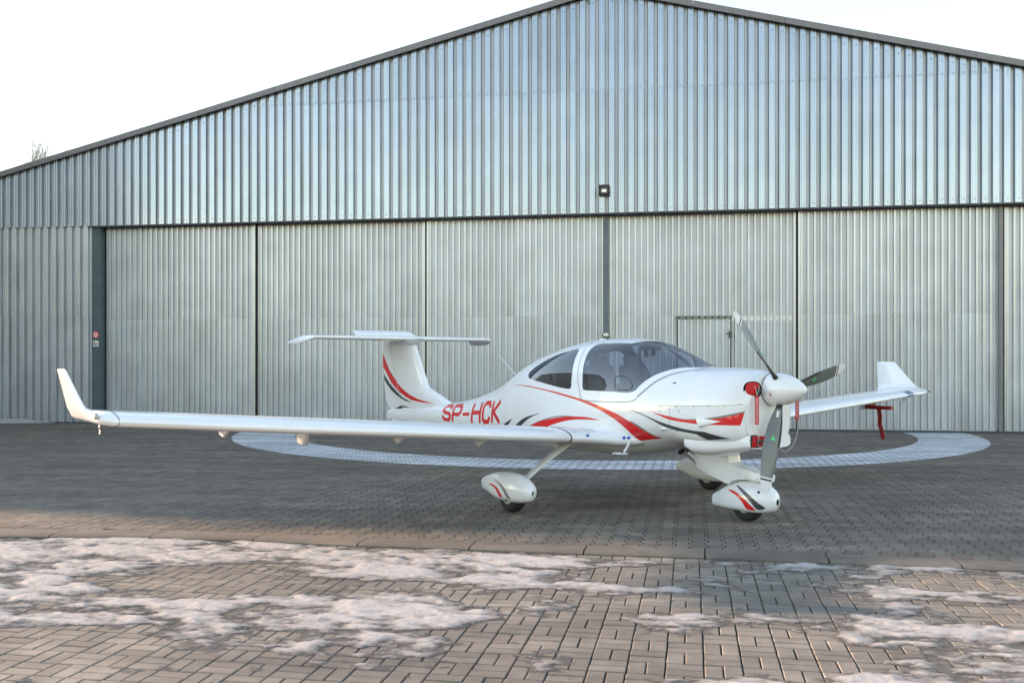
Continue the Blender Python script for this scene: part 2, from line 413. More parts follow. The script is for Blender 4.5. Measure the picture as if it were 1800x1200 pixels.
# ================================================================== GROUND
# the paving grid runs parallel to the kerb and the hangar
GA = math.radians(-10.5)
gu = np.array([math.cos(GA), math.sin(GA)])       # along the kerb, to the right
gv = np.array([-math.sin(GA), math.cos(GA)])      # away from the camera
def gxy(u, v): return gu * u + gv * v
def guv(p): p = np.asarray(p); return p @ gu, p @ gv
KERB = [(-9.0, 8.62), (-6.5, 8.66), (-4.59, 8.63), (-3.22, 8.55), (-2.27, 8.42), (-1.32, 8.19), (-0.36, 8.03), (0.58, 7.84), (1.54, 7.69), (2.47, 7.50), (3.41, 7.29), (4.4, 7.07), (6.5, 6.62)]
KX = np.array([k[0] for k in KERB]); KY = np.array([k[1] for k in KERB])
def kerb_y(x): return np.interp(x, KX, KY)
KW = 0.29
FZ = -0.03                                        # the brick paving lies a little lower than the apron

g = MB(); R = 900
g.add([(-R, -R, -0.14), (R, -R, -0.14), (R, R, -0.14), (-R, R, -0.14)], [(0, 1, 2, 3)])
tag(g.build('ground', M['soil']), kind='structure')
bed = MB(); bed.add([(-40, -6, -0.052), (40, -6, -0.052), (40, 30, -0.052), (-40, 30, -0.052)], [(0, 1, 2, 3)])
tag(bed.build('paving_bed', M['joint']), kind='structure')
bed2 = MB()
xs = np.linspace(-40, 40, 161)
vv = [(x, kerb_y(x) + .05, -0.016) for x in xs] + [(x, 30, -0.016) for x in xs]; n = len(xs)
bed2.add(vv, [(i, i + 1, i + 1 + n, i + n) for i in range(n - 1)])
tag(bed2.build('apron_bed', M['joint']), kind='structure')

# --- S shaped apron pavers
PW, PL = 0.137, 0.200
def s_off(v):     # sideways run of the zigzag joint
    t = (v / PL) % 1.0
    return 0.014 * (1 if t < 0.42 else (1 - (t - 0.42) / 0.08 * 2) if t < 0.5 else -1 if t < 0.92 else (-1 + (t - 0.92) / 0.08 * 2))
def paver_outline(i, j, gap=0.0042):
    """outline points in grid coordinates of apron paver column i, row j"""
    v0 = j * PL + (0.5 * PL if i % 2 else 0.0); L = []; Rr = []
    ts = sorted({v0 + gap, v0 + PL - gap} | {k * PL / 1.0 + q * PL for k in range(math.floor(v0 / PL) - 1, math.floor(v0 / PL) + 3) for q in (0.0, 0.42, 0.5, 0.92) if v0 + gap < k * PL + q * PL < v0 + PL - gap})
    for t in ts:
        L.append((i * PW + s_off(t) + gap, t)); Rr.append(((i + 1) * PW + s_off(t) - gap, t))
    return L + Rr[::-1]

apron = empty('apron_paving', kind='structure')
cells = []
for i in range(-130, 130):
    for j in range(20, 125):
        c = gxy((i + .5) * PW, (j + .5) * PL)
        x, y = c
        if y > 23.6 - 0.167 * x: continue
        if y < kerb_y(x) + KW - 0.12: continue
        if abs(x) > 0.56 * y + 3.5: continue
        cells.append((y - 0.0 * abs(x), i, j, x))
cells.sort()
RC = np.array([1.9365, 21.7527]); RO, RI = 7.939, 6.665

def clip_poly(poly, nrm, d):
    """keep the side where p.nrm <= d"""
    out = []; n = len(poly)
    for k in range(n):
        a, b = poly[k], poly[(k + 1) % n]; da = a @ nrm - d; db = b @ nrm - d
        if da <= 0: out.append(a)
        if (da < 0) != (db < 0) and abs(da - db) > 1e-12: out.append(a + (b - a) * (da / (da - db)))
    return out

base_meshes = {}
def paver_world(i, j):
    o = np.array(paver_outline(i, j)); return o[:, :1] * gu + o[:, 1:] * gv

def kerb_clip(poly):
    """trim a paver at the back edge of the kerb"""
    c = poly.mean(0); x = c[0]
    e = 0.3; t = np.array([2 * e, float(kerb_y(x + e) - kerb_y(x - e))]); t /= np.hypot(*t)
    nrm = np.array([t[1], -t[0]]); p0 = np.array([x, float(kerb_y(x)) + KW + 0.006])
    return np.array(clip_poly(list(poly), nrm, p0 @ nrm)) if True else poly

ring_v = []; ring_f = []; ring_t = []
far_v = []; far_f = []; far_t = []
count = 0
for (yy, i, j, xx) in cells:
    P = paver_world(i, j); cen = P.mean(0)
    if cen[1] < kerb_y(cen[0]) + KW + 0.25:
        P = kerb_clip(P)
        if len(P) < 3: continue
    dz = random.uniform(-0.0012, 0.0012); tx = random.uniform(-.004, .004); ty = random.uniform(-.004, .004)
    cc = P.mean(0); n = len(P)
    ins = cc + (P - cc) * 0.965
    z = lambda p: dz + (p[0] - cc[0]) * tx + (p[1] - cc[1]) * ty
    top = [(p[0], p[1], z(p)) for p in ins]; mid = [(p[0], p[1], z(p) - 0.003) for p in P]; low = [(p[0], p[1], -0.018) for p in P]
    if yy < 10.5: V = top + mid + low; Fc = [tuple(range(n))] + [(k + n, (k + 1) % n + n, (k + 1) % n, k) for k in range(n)] + [(k + 2 * n, (k + 1) % n + 2 * n, (k + 1) % n + n, k + n) for k in range(n)]
    else:
        top = [(p[0], p[1], z(p)) for p in P]; V = top + low; Fc = [tuple(range(n))] + [(k + n, (k + 1) % n + n, (k + 1) % n, k) for k in range(n)]
    in_view = abs(cen[0]) < 0.535 * cen[1] and cen[1] > 7.5
    if count < 300 and in_view:
        count += 1
        o = mesh_obj('paver', [(v[0] - cc[0], v[1] - cc[1], v[2]) for v in V], Fc, M['apron'], apron, False)
        o.location = (cc[0], cc[1], 0)
    else:
        k = len(far_v); far_v += V; far_f += [tuple(q + k for q in f) for f in Fc]; far_t += [random.random()] * len(Fc)
    # painted ring on this paver
    d = cen - RC; r = np.hypot(*d)
    if RI - 0.2 < r < RO + 0.2:
        u = d / r; q = clip_poly([p for p in ins], u, RC @ u + RO)
        if len(q) >= 3: q = clip_poly(q, -u, -(RC @ u + RI))
        if len(q) >= 3:
            k = len(ring_v); ring_v += [(p[0], p[1], z(p) + 0.0025) for p in q]; ring_f.append(tuple(range(k, k + len(q)))); ring_t.append(random.random())
def tone_mesh(name, V, Fc, T, m, parent=None):
    o = mesh_obj(name, V, Fc, m, parent, False)
    a = o.data.attributes.new('tone', 'FLOAT', 'FACE'); a.data.foreach_set('value', np.array(T, dtype=np.float32))
    return o
tag(tone_mesh('paver_field', far_v, far_f, far_t, M['apron'], apron), kind='stuff')
tag(tone_mesh('painted_ring', ring_v, ring_f, ring_t, M['ringpaint']), kind='structure')

# --- kerb stones
kerb = empty('kerb', kind='structure')
kx = [-6.45, -5.5, -4.59 + .45, -3.22, -2.27, -1.32, -0.36, 0.58, 1.54, 2.47, 3.41, 4.35, 5.3]
for a, b in zip(kx, kx[1:]):
    xs = np.linspace(a + 0.006, b - 0.006, 5); jit = random.uniform(-.004, .004)
    sx = [0.075 + .0 * x for x in xs]
    prof = [(0.0, -0.055), (0.0, -0.018), (0.02, -0.006), (0.05, 0.0), (KW - 0.012, 0.001), (KW, -0.004), (KW, -0.05)]
    rings = []
    for x in xs:
        # stones are cut square to the kerb
        rings.append([(x + d * 0.19, float(kerb_y(x)) + d, z + jit * .5) for d, z in prof])
    m = MB(); m.loft(rings)
    fix_normals(m.build('kerb_stone', M['kerb'], kerb, sharp=35))

# --- basket weave brick paving
path = empty('brick_paving', kind='structure')
BM = 0.195
u00, v00 = guv((1.186, 4.959))
blocks = []
for i in range(-40, 40):
    for j in range(-8, 30):
        u0 = u00 + i * BM; v0 = v00 + j * BM
        half = (i + j) % 2
        for k in range(2):
            if half: rect = (u0, u0 + BM, v0 + k * BM / 2, v0 + (k + 1) * BM / 2)
            else: rect = (u0 + k * BM / 2, u0 + (k + 1) * BM / 2, v0, v0 + BM)
            c = gxy((rect[0] + rect[1]) / 2, (rect[2] + rect[3]) / 2)
            if c[1] < 1.0 or c[1] > kerb_y(c[0]) - 0.02 or abs(c[0]) > 0.56 * c[1] + 3.5: continue
            vis = abs(c[0]) < 0.535 * c[1] and c[1] > 4.5
            blocks.append((0 if vis else 1, c[1], rect, half))
blocks.sort(key=lambda b: (b[0], b[1]))
def brick_geo(rect, half):
    """block with rounded upper edges, own coordinates about its centre"""
    u0, u1, v0, v1 = rect; gpu = random.uniform(0.0028, 0.0046); gpv = random.uniform(0.0038, 0.0060)
    hu = (u1 - u0) / 2 - gpu; hv = (v1 - v0) / 2 - gpv
    def ringp(a, z, tilt=(0, 0)):
        pts = [(-hu + a, -hv + a), (hu - a, -hv + a), (hu - a, hv - a), (-hu + a, hv - a)]
        return [(*(gu * p[0] + gv * p[1]), z + p[0] * tilt[0] + p[1] * tilt[1]) for p in pts]
    t = (random.uniform(-.012, .012), random.uniform(-.012, .012)); dz = random.uniform(-.0018, .0018)
    V = ringp(0.0, -0.024) + ringp(0.0, -0.0045 + dz, t) + ringp(0.0045, dz, t)
    Fc = [(8, 9, 10, 11)]
    for r in (0, 4):
        Fc += [(r + k, r + (k + 1) % 4, r + 4 + (k + 1) % 4, r + 4 + k) for k in range(4)]
    return V, Fc
near_meshes = {}
bv = []; bf = []; bt = []
for idx, (vis, yc, rect, half) in enumerate(blocks):
    c = gxy((rect[0] + rect[1]) / 2, (rect[2] + rect[3]) / 2)
    if idx < 300 and vis == 0:
        key = (half, idx % 8)
        if key not in near_meshes:
            V, Fc = brick_geo(rect, half); o = mesh_obj('brick', V, Fc, M['brick'], path, False); near_meshes[key] = o
        else:
            o = near_meshes[key].copy(); link(o, path)
        o.location = (c[0], c[1], FZ)
    else:
        V, Fc = brick_geo(rect, half); k = len(bv)
        bv += [(v[0] + c[0], v[1] + c[1], v[2] + FZ) for v in V]; bf += [tuple(q + k for q in f) for f in Fc]; bt += [random.random()] * len(Fc)
tag(tone_mesh('brick_field', bv, bf, bt, M['brick'], path), kind='stuff')

# --- snow and ice
SNOW = {'A': ([(-4.9, 8.64), (-3.02, 8.53), (-1.65, 8.22), (-0.66, 7.92), (0.27, 7.74), (0.5, 7.62), (0.44, 7.41), (0.17, 7.31), (0.38, 7.11), (0.88, 6.75), (1.14, 6.65), (0.58, 6.58), (0.2, 6.72), (-0.16, 6.75), (-0.57, 6.93), (-0.92, 7.08), (-1.45, 7.21), (-1.95, 7.52), (-2.53, 7.52), (-2.8, 7.31), (-3.26, 7.08), (-3.98, 7.02)], 1.08), 'A2': ([(0.45, 7.62), (1.14, 7.71), (2.23, 7.56), (3.01, 7.29), (4.01, 7.08), (3.91, 6.89), (3.01, 7.08), (2.48, 7.25), (1.53, 7.41), (0.66, 7.41)], 0.45), 'K': ([(2.69, 7.6), (3.0, 7.69), (3.2, 7.52), (3.28, 7.31), (2.94, 7.11), (2.72, 7.15)], 1.1), 'B': ([(-4.09, 7.21), (-3.36, 7.11), (-2.97, 6.89), (-2.88, 6.58), (-3.15, 6.42), (-3.6, 6.35)], 0.85), 'C': ([(-3.66, 6.46), (-3.02, 6.55), (-2.3, 6.5), (-1.82, 6.42), (-1.29, 6.42), (-0.75, 6.35), (-0.37, 6.24), (-0.07, 5.99), (-0.27, 5.76), (-0.66, 5.61), (-0.99, 5.59), (-1.41, 5.67), (-1.89, 5.61), (-2.38, 5.76), (-2.84, 5.73), (-3.28, 5.79)], 0.98), 'D': ([(-1.52, 5.61), (-1.15, 5.73), (-0.6, 5.67), (-0.42, 5.44), (-0.55, 5.17), (-0.76, 4.98), (-1.01, 5.03), (-1.34, 5.28)], 0.62), 'E': ([(2.48, 7.11), (2.76, 7.08), (2.76, 6.67), (3.11, 6.58), (3.64, 6.42), (3.46, 6.1), (3.02, 6.24), (2.79, 6.39), (2.43, 6.24), (2.24, 6.42), (2.12, 6.67), (1.91, 6.75), (1.2, 6.75), (1.22, 6.89), (2.36, 6.89)], 0.6), 'F': ([(2.03, 5.92), (2.39, 6.13), (2.59, 6.1), (2.56, 5.79), (2.94, 5.92), (2.91, 5.61), (2.93, 5.17), (2.54, 4.47), (2.17, 4.47), (1.85, 4.47), (1.53, 4.47), (1.56, 4.71), (1.85, 4.89), (2.06, 4.98), (2.02, 5.17), (1.91, 5.38)], 0.82), 'G1': ([(0.07, 6.2), (0.22, 6.24), (0.31, 6.1), (0.18, 5.96), (0.05, 6.02)], 0.65), 'G2': ([(0.0, 5.07), (0.15, 5.22), (0.24, 5.03), (0.2, 4.84), (0.03, 4.8)], 0.55), 'G3': ([(1.2, 5.49), (1.42, 5.47), (1.53, 5.4), (1.39, 5.34), (1.18, 5.38)], 0.5), 'G4': ([(0.57, 4.8), (1.01, 4.89), (1.36, 4.8), (1.36, 4.59), (0.49, 4.59)], 0.45), 'H': ([(0.63, 5.92), (1.06, 6.02), (1.77, 5.99), (2.0, 5.86), (1.89, 5.61), (1.48, 5.59), (0.99, 5.59), (0.76, 5.59)], 0.35)}
for k_ in SNOW:      # patches that reach the picture's edge go on beyond it
    SNOW[k_] = ([(x_ + (3.0 if x_ > 0 else -3.0), y_) if abs(x_) > 0.553 * y_ and abs(x_) > 2.6 else (x_, y_) for x_, y_ in SNOW[k_][0]], SNOW[k_][1])
def poly_dist(X, Y, poly):
    P = np.array(poly); d = np.full(X.shape, 9.9)
    for a, b in zip(P, np.roll(P, -1, axis=0)):
        e = b - a; t = np.clip(((X - a[0]) * e[0] + (Y - a[1]) * e[1]) / (e @ e), 0, 1)
        d = np.minimum(d, np.hypot(X - a[0] - t * e[0], Y - a[1] - t * e[1]))
    ins = in_poly(np.stack([X.ravel(), Y.ravel()], 1), poly).reshape(X.shape)
    return np.where(ins, d, -d)
def snow_patch(keys, step, seed, z0=FZ, hscale=1.0, name='snow_patch', clipkerb=True):
    allp = np.concatenate([np.array(SNOW[k][0]) for k in keys]); x0, y0 = allp.min(0) - .15; x1, y1 = allp.max(0) + .15
    nx = int((x1 - x0) / step); ny = int((y1 - y0) / step)
    X, Y = np.meshgrid(np.linspace(x0, x1, nx), np.linspace(y0, y1, ny))
    U = X * gu[0] + Y * gu[1]; V = X * gv[0] + Y * gv[1]
    cov = np.full(X.shape, -9.0)
    for k in keys:
        poly, w = SNOW[k]; d = poly_dist(X, Y, poly); cov = np.maximum(cov, np.clip(d / 0.10, -2.5, 1.0) * 0.5 + (w - 0.75) * 1.1)
    big = fbm(U * 0.55, V * 1.0, 4.0, 5, seed); med = fbm(U * .6, V, 13.0, 5, seed + 1); fine = fbm(U, V, 42.0, 3, seed + 2)
    rip = fbm(U * 0.45 + V * 0.3, V, 8.0, 3, seed + 4)
    th = cov * 0.75 + (big - 0.5) * 2.2 + (med - 0.5) * 1.7 - 0.04
    th = np.clip(th, -0.4, 1.1)
    ridge = 1 - np.abs(2 * rip - 1)
    h = np.clip(th + 0.05, 0, 1) ** 0.8 * (0.003 + 0.008 * ridge ** 1.5 + 0.009 * med) * hscale + 0.0015 * (fine - .5) * np.clip(th * 3, 0, 1)
    h = np.where(th > -0.05, h + 0.0008, 0.0022 + np.clip(th + .05, -1, 0) * 0.012)
    if clipkerb: h = np.where(Y > kerb_y(X) - 0.012, -0.015, h)
    ok = (th > -0.3) & ((Y < kerb_y(X) + 0.0) if clipkerb else True)
    Vv = np.stack([X.ravel(), Y.ravel(), (z0 + h).ravel()], 1); I = np.arange(nx * ny).reshape(ny, nx)
    q = ok[:-1, :-1] & ok[1:, :-1] & ok[:-1, 1:] & ok[1:, 1:]
    Fq = np.stack([I[:-1, :-1][q], I[:-1, 1:][q], I[1:, 1:][q], I[1:, :-1][q]], 1)
    used, inv = np.unique(Fq, return_inverse=True); Fq = inv.reshape(Fq.shape)
    me = bpy.data.meshes.new(name); me.from_pydata(Vv[used].tolist(), [], Fq.tolist()); me.materials.append(M['snow'])
    a = me.attributes.new('thick', 'FLOAT', 'POINT'); a.data.foreach_set('value', th.ravel()[used].astype(np.float32))
    me.polygons.foreach_set('use_smooth', np.ones(len(me.polygons), bool)); me.update()
    return tag(link(bpy.data.objects.new(name, me)), kind='stuff')
snow_patch(['A', 'A2', 'K', 'B'], 0.012, 3, name='snow')
snow_patch(['C', 'D', 'G1', 'G2'], 0.013, 11, name='snow')
snow_patch(['E', 'F', 'G3', 'G4', 'H'], 0.013, 23, name='snow')

# ================================================================== HANGAR
HA = -math.atan(0.16741)
hangar = empty('hangar', 'long galvanised corrugated metal hangar with shallow gable roof and row of sliding doors', 'hangar', loc=(0, 22.631, 0), rz=HA)
RS, RZ, SL = 2.18, 10.07, 0.245                  # ridge position, height under the verge, slope
LIN = 4.99
S0, S1 = -15.3, 19.66
def roof_z(s): return RZ - abs(s - RS) * SL
PROF_W = (0.224, [(0.0, 0.0), (0.026, 0.0), (0.029, 0.003), (0.034, 0.003), (0.037, 0.0), (0.088, 0.0), (0.091, 0.003), (0.096, 0.003), (0.099, 0.0), (0.125, 0.0), (0.143, 0.062), (0.197, 0.062)])       # wide flat crests, narrow troughs
PROF_D = (0.143, [(0.0, 0.0), (0.040, 0.0), (0.054, 0.040), (0.126, 0.040)])       # door sheets
def sheet(name, s0, s1, z0, z1, prof, y, m, parent, phase=0.0, zmid=None):
    p, br = prof; xs = []
    k0 = math.floor((s0 - phase) / p) - 1; k1 = math.ceil((s1 - phase) / p) + 1
    for k in range(k0, k1):
        for a, d in br:
            s = phase + k * p + a
            xs.append((s, d))
    pts = [(s, d) for s, d in xs if s0 < s < s1]
    def depth(s):
        S = [x for x, _ in xs]; D = [d for _, d in xs]; return float(np.interp(s, S, D))
    pts = [(s0, depth(s0))] + pts + [(s1, depth(s1))]
    f0 = z0 if callable(z0) else (lambda s: z0); f1 = z1 if callable(z1) else (lambda s: z1)
    V = []; ox = (s0 + s1) / 2
    wob = random.uniform(-.003, .003); lean = random.uniform(-.002, .002)
    for s, d in pts: V.append((s - ox, y + d + wob, f0(s)))
    for s, d in pts: V.append((s - ox, y + d + wob + lean, f1(s)))
    n = len(pts)
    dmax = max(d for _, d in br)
    fmx = [1 if min(pts[i][1], pts[i + 1][1]) > 0.9 * dmax else 0 for i in range(n - 1)]  # trough faces get the material with painted shade
    o = mesh_obj(name, V, [(i, i + 1, i + 1 + n, i + n) for i in range(n - 1)], [m, M['zinc_trough_shade'] if m is M['zinc'] else M['door_trough_shade']], parent, False, fmx)
    o.location = (ox, 0, 0)
    return o
MID = 7.86
W5 = 0.224 * 5
s = S0; k = 0
while s < S1 - 0.05:
    e = min(s + W5, S1); ph = S0 + 0.10
    rz = lambda q: roof_z(q) + 0.02
    hi = max(roof_z(s), roof_z(e))
    if min(roof_z(s), roof_z(e)) > MID + 0.1:
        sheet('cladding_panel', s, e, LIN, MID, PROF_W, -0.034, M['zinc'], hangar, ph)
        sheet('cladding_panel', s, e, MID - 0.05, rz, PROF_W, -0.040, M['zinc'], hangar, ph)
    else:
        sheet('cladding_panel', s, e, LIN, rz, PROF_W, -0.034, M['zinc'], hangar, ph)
    s = e; k += 1
# lower wall at the left and at the far right of the doors
DL, DR = -10.83, 15.1
for a, b in ((S0, DL), (DR, S1)):
    s = b
    while s > a + 0.02:
        e = max(s - W5, a)
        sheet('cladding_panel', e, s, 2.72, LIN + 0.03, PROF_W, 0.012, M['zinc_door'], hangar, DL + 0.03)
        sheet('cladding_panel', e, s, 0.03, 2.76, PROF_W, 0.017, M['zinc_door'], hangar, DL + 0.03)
        s = e
scr = MB()
def screw(s, y, z, r=0.011):
    pts = [(s + r * math.cos(t * PI / 3), z + r * math.sin(t * PI / 3)) for t in range(6)]
    scr.prism(pts, y - 0.007, y + 0.002)
kk = 0; s = S0 + 0.10 + 0.0675
while s < S1:
    for z in (LIN + 0.09, MID - 0.02, roof_z(s) - 0.16):
        if z < roof_z(s) - 0.1: screw(s + random.uniform(-.01, .01), -0.036 if z < MID - .1 else -0.042, z + random.uniform(-.01, .01))
    s += 0.224
s = DL + 0.03 + .0675 - 0.224 * 20
while s < DL:
    screw(s, 0.012, 2.78); screw(s, 0.017, 0.12); s += 0.224
tag(scr.build('screws', M['post'], hangar), kind='stuff')

# verge flashing in lengths, roof, walls
for side in (-1, 1):
    a = 0.0
    L = 17.48
    while a < L:
        b = min(a + 2.0, L); r = []
        for q, ext in ((a + 0.004, 0), (b - 0.004, 0)):
            sx = RS + side * q; z = RZ - q * SL
            r.append([(sx, -0.16, z - 0.0), (sx, -0.155, z + 0.140), (sx, 0.25, z + 0.150), (sx, 0.25, z + 0.10), (sx, -0.10, z + 0.10), (sx, -0.10, z)])
        m = MB(); m.loft(r); fix_normals(m.build('verge_flashing', M['trim'], hangar)); a = b
m = MB()
for side in (-1, 1):
    e = RS + side * 17.5; ze = RZ - 17.5 * SL
    m.add([(RS, 0.0, RZ + .10), (e, 0.0, ze + .10), (e, 32, ze + .10), (RS, 32, RZ + .10)], [(0, 1, 2, 3)])
    m.add([(e, 0.1, 0), (e, 32, 0), (e, 32, ze + .1), (e, 0.1, ze + .1)], [(0, 1, 2, 3)], 1)
m.add([(S0, 32, 0), (S1, 32, 0), (S1, 32, 5.8), (RS, 32, RZ), (S0, 32, 5.8)], [(0, 1, 2, 3, 4)], 1)
m.build('roof', [M['trim'], M['wall_far']], hangar)
m = MB(); m.box(DL, DR, 0.10, 0.16, LIN - 0.02, LIN + 0.5); m.box(DL - .02, DR, 0.62, 0.70, 0, LIN + 0.6)
m.build('lintel_void', M['void'], hangar)
m = MB(); m.box(DL + 0.02, DR, -0.028, 0.10, LIN - 0.035, LIN - 0.004)
m.build('lintel_trim', M['gap'], hangar)
m = MB(); m.box(DL - 0.001, DL + 0.235, 0.06, 0.50, 0.0, LIN - .04); m.build('door_jamb', M['jamb'], hangar)
m = MB(); m.box(2.12, 2.25, 0.17, 0.24, 0.03, LIN - .04); m.build('steel_post', M['post'], hangar)
m = MB(); m.box(10.75, 10.838, 0.20, 0.235, 0.03, LIN - .04); m.build('steel_post', M['trim'], hangar)
m = MB(); m.box(S0, DL, -0.05, 0.12, 0, 0.03); m.box(DL, DR, -0.02, 0.62, -0.02, 0.025); m.build('threshold', M['gap'], hangar)

# sliding doors
edges = [-10.56, -6.49, -2.145, 2.19, 6.50, 10.86, 15.09]
for i in range(6):
    a, b = edges[i] + 0.022, edges[i + 1] - 0.02
    y = 0.26 if i % 2 == 0 else 0.31
    fr = MB()
    for x0, x1 in ((a, a + 0.05), (b - 0.05, b)): fr.box(x0, x1, y - 0.018, y + 0.09, 0.03, LIN + 0.15)
    fr.box(a + .05, b - .05, y + 0.04, y + 0.09, 0.03, 0.15); fr.box(a + .05, b - .05, y + 0.04, y + 0.09, 2.5, 2.62); fr.box(a + .05, b - .05, y + 0.04, y + 0.09, LIN, LIN + .15)
    door = fr.build('sliding_door', M['zinc_door'], hangar)
    n = 4; w = (b - a - 0.1) / n; ph = a + 0.06
    for q in range(n):
        x0 = a + 0.05 + q * w; x1 = x0 + w
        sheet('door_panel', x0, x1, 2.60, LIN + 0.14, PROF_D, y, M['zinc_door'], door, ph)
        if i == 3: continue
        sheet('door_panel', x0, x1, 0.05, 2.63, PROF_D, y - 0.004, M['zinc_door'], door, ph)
    if i == 3:                                     # the leaf with the wicket door
        w0, w1 = 3.82, 5.04
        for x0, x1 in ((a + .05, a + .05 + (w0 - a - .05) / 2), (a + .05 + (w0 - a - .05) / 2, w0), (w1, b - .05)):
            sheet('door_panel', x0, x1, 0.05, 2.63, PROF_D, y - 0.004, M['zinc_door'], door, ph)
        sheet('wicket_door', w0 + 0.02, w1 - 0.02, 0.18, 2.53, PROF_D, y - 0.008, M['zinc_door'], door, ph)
        f = MB()
        f.box(w0 - 0.01, w0 + 0.012, y - 0.02, y + 0.03, 0.1, 2.60); f.box(w1 - 0.012, w1 + 0.01, y - 0.02, y + 0.03, 0.1, 2.60)
        f.box(w0 - 0.03, w1 + 0.03, y - 0.03, y + 0.03, 2.545, 2.565); f.box(w0 - 0.03, w1 + 0.03, y - 0.03, y + 0.03, 2.59, 2.61)
        for q in range(8): f.box(w0 + 0.03 + q * .15, w0 + .08 + q * .15, y - 0.025, y + .02, 2.565, 2.59)
        f.box(w0, w1, y - 0.02, y + .03, 0.09, 0.12)
        f.build('wicket_frame', M['jamb'], door)
        h = MB(); h.box(w1 - 0.05, w1 + 0.02, y - 0.045, y - 0.018, 2.10, 2.26); h.tube([(w1 - 0.02, y - 0.06, 2.20), (w1 - 0.11, y - 0.065, 2.20)], 0.010)
        h.build('door_lock', M['dark'], door)
    st = MB()
    x = ph + 0.02 + 0.143 * .0
    while x < b - 0.06:
        r = 0.007; st.prism([(x + r * math.cos(t * PI / 3), 2.655 + r * math.sin(t * PI / 3)) for t in range(6)], y - 0.006, y + .001)
        x += 0.143
    tag(st.build('door_screws', M['post'], door), kind='stuff')

for e_ in edges[1:-1]:
    if abs(e_ - 2.19) < .1: continue
    sl = MB(); sl.box(e_ - .019, e_ + .017, .238, .33, 0.03, LIN - .04); sl.build('door_seal', M['void'], hangar)

def on_hangar(o): o.matrix_world = Matrix.Translation((0, 22.631, 0)) @ Matrix.Rotation(HA, 4, 'Z') @ o.matrix_basis; return o
# floodlight above the centre post
fl = empty('floodlight', 'small black floodlight fixed to the cladding above the middle of the doors', 'floodlight', loc=(2.17, -0.04, 5.49)); on_hangar(fl)
b = MB(); b.box(-.12, .12, -.13, -.03, -.11, .11); b.box(-.125, .125, -.145, -.13, -.115, -.075); b.box(-.125, .125, -.145, -.13, .08, .12); b.box(-.125, -.085, -.145, -.13, -.075, .08); b.box(.085, .125, -.145, -.13, -.075, .08)
b.build('housing', M['black'], fl)
b = MB(); b.box(-.085, .085, -.135, -.1305, -.075, .08, 1); b.box(-.055, .055, -.139, -.135, -.05, .02); b.build('reflector', [M['lampglass'], M['seat']], fl)
b = MB(); b.box(-.14, .14, -.03, .01, -.02, .02); b.box(-.14, -.121, -.09, -.03, -.02, .02); b.box(.121, .14, -.09, -.03, -.02, .02); b.build('bracket', M['steel'], fl)
# cable end hanging near the ridge
b = MB(); b.tube(crom([(1.72, -.09, 10.06), (1.75, -.10, 9.93), (1.83, -.09, 9.86), (1.80, -.08, 9.78)], 4), 0.008, 5); b.tube(crom([(1.70, -.09, 10.04), (1.78, -.11, 9.97), (1.80, -.10, 9.9)], 4), 0.006, 5)
o = b.build('loose_cable', M['dark']); tag(o, 'short loose cable end hanging below the roof ridge', 'cable'); on_hangar(o)
# round lamp on the centre post
rl = empty('bulkhead_lamp', 'small round wall lamp on the blue grey post behind the cockpit', 'lamp', loc=(2.185, 0.17, 2.17)); on_hangar(rl)
b = MB(); b.tube([(0, 0.0, 0), (0, -.045, 0)], .085, 20); b.build('base', M['dark'], rl, sharp=40)
b = MB(); b.tube([(0, -.045, 0), (0, -.06, 0), (0, -.075, 0)], [.070, .062, .035], 20); b.build('lamp_glass', M['lampglass'], rl, sharp=60)
# signs on the jamb
sg = empty('round_sign', 'small round red prohibition sign on the left door jamb', 'sign', loc=(DL + 0.115, 0.055, 2.245)); on_hangar(sg)
b = MB(); b.tube([(0, 0.005, 0), (0, -.006, 0)], .085, 24); b.build('sign_plate', M['red'], sg, sharp=40)
b = MB(); b.tube([(0, -.0065, 0), (0, -.009, 0)], .060, 24); b.build('sign_face', M['print'], sg, sharp=40)
b = MB(); b.box(-.045, .045, -.012, -.0095, -.012, .014); b.box(-.012, .012, -.012, -.0095, .02, .045); b.build('sign_symbol', M['red'], sg)
sg = empty('notice', 'small pale square notice under the round red sign', 'notice', loc=(DL + 0.115, 0.055, 2.02)); on_hangar(sg)
b = MB(); b.box(-.07, .07, -.006, .004, -.072, .072); b.build('plate', M['print'], sg)
b = MB(); b.box(-.01, .035, -.009, -.0065, -.04, .01); b.box(-.045, -.02, -.009, -.0065, -.05, .05); b.build('picture', M['seat'], sg)

# snow drift at the foot of the wall, left
dx = np.linspace(-15.2, -11.3, 90); dy = np.linspace(-0.85, -0.03, 22); X, Y = np.meshgrid(dx, dy)
env = np.clip((-11.5 - X) / 1.2, 0, 1) * np.clip((Y + 0.85 - 0.35 * np.clip((X + 13.5) / 2, 0, 1)) / 0.5, 0, 1)
Hh = env * (0.05 + 0.10 * fbm(X, Y, 1.5, 4, 5)) - 0.01
V = [(x, y, z) for x, y, z in zip(X.ravel(), Y.ravel(), Hh.ravel())]; nx = 90
o = mesh_obj('snow', V, [(j * nx + i, j * nx + i + 1, (j + 1) * nx + i + 1, (j + 1) * nx + i) for j in range(21) for i in range(nx - 1)], M['snow'])
a = o.data.attributes.new('thick', 'FLOAT', 'POINT'); a.data.foreach_set('value', np.clip(Hh.ravel() * 30 - .2, -.6, 1.2).astype(np.float32)); tag(o, kind='stuff'); on_hangar(o)

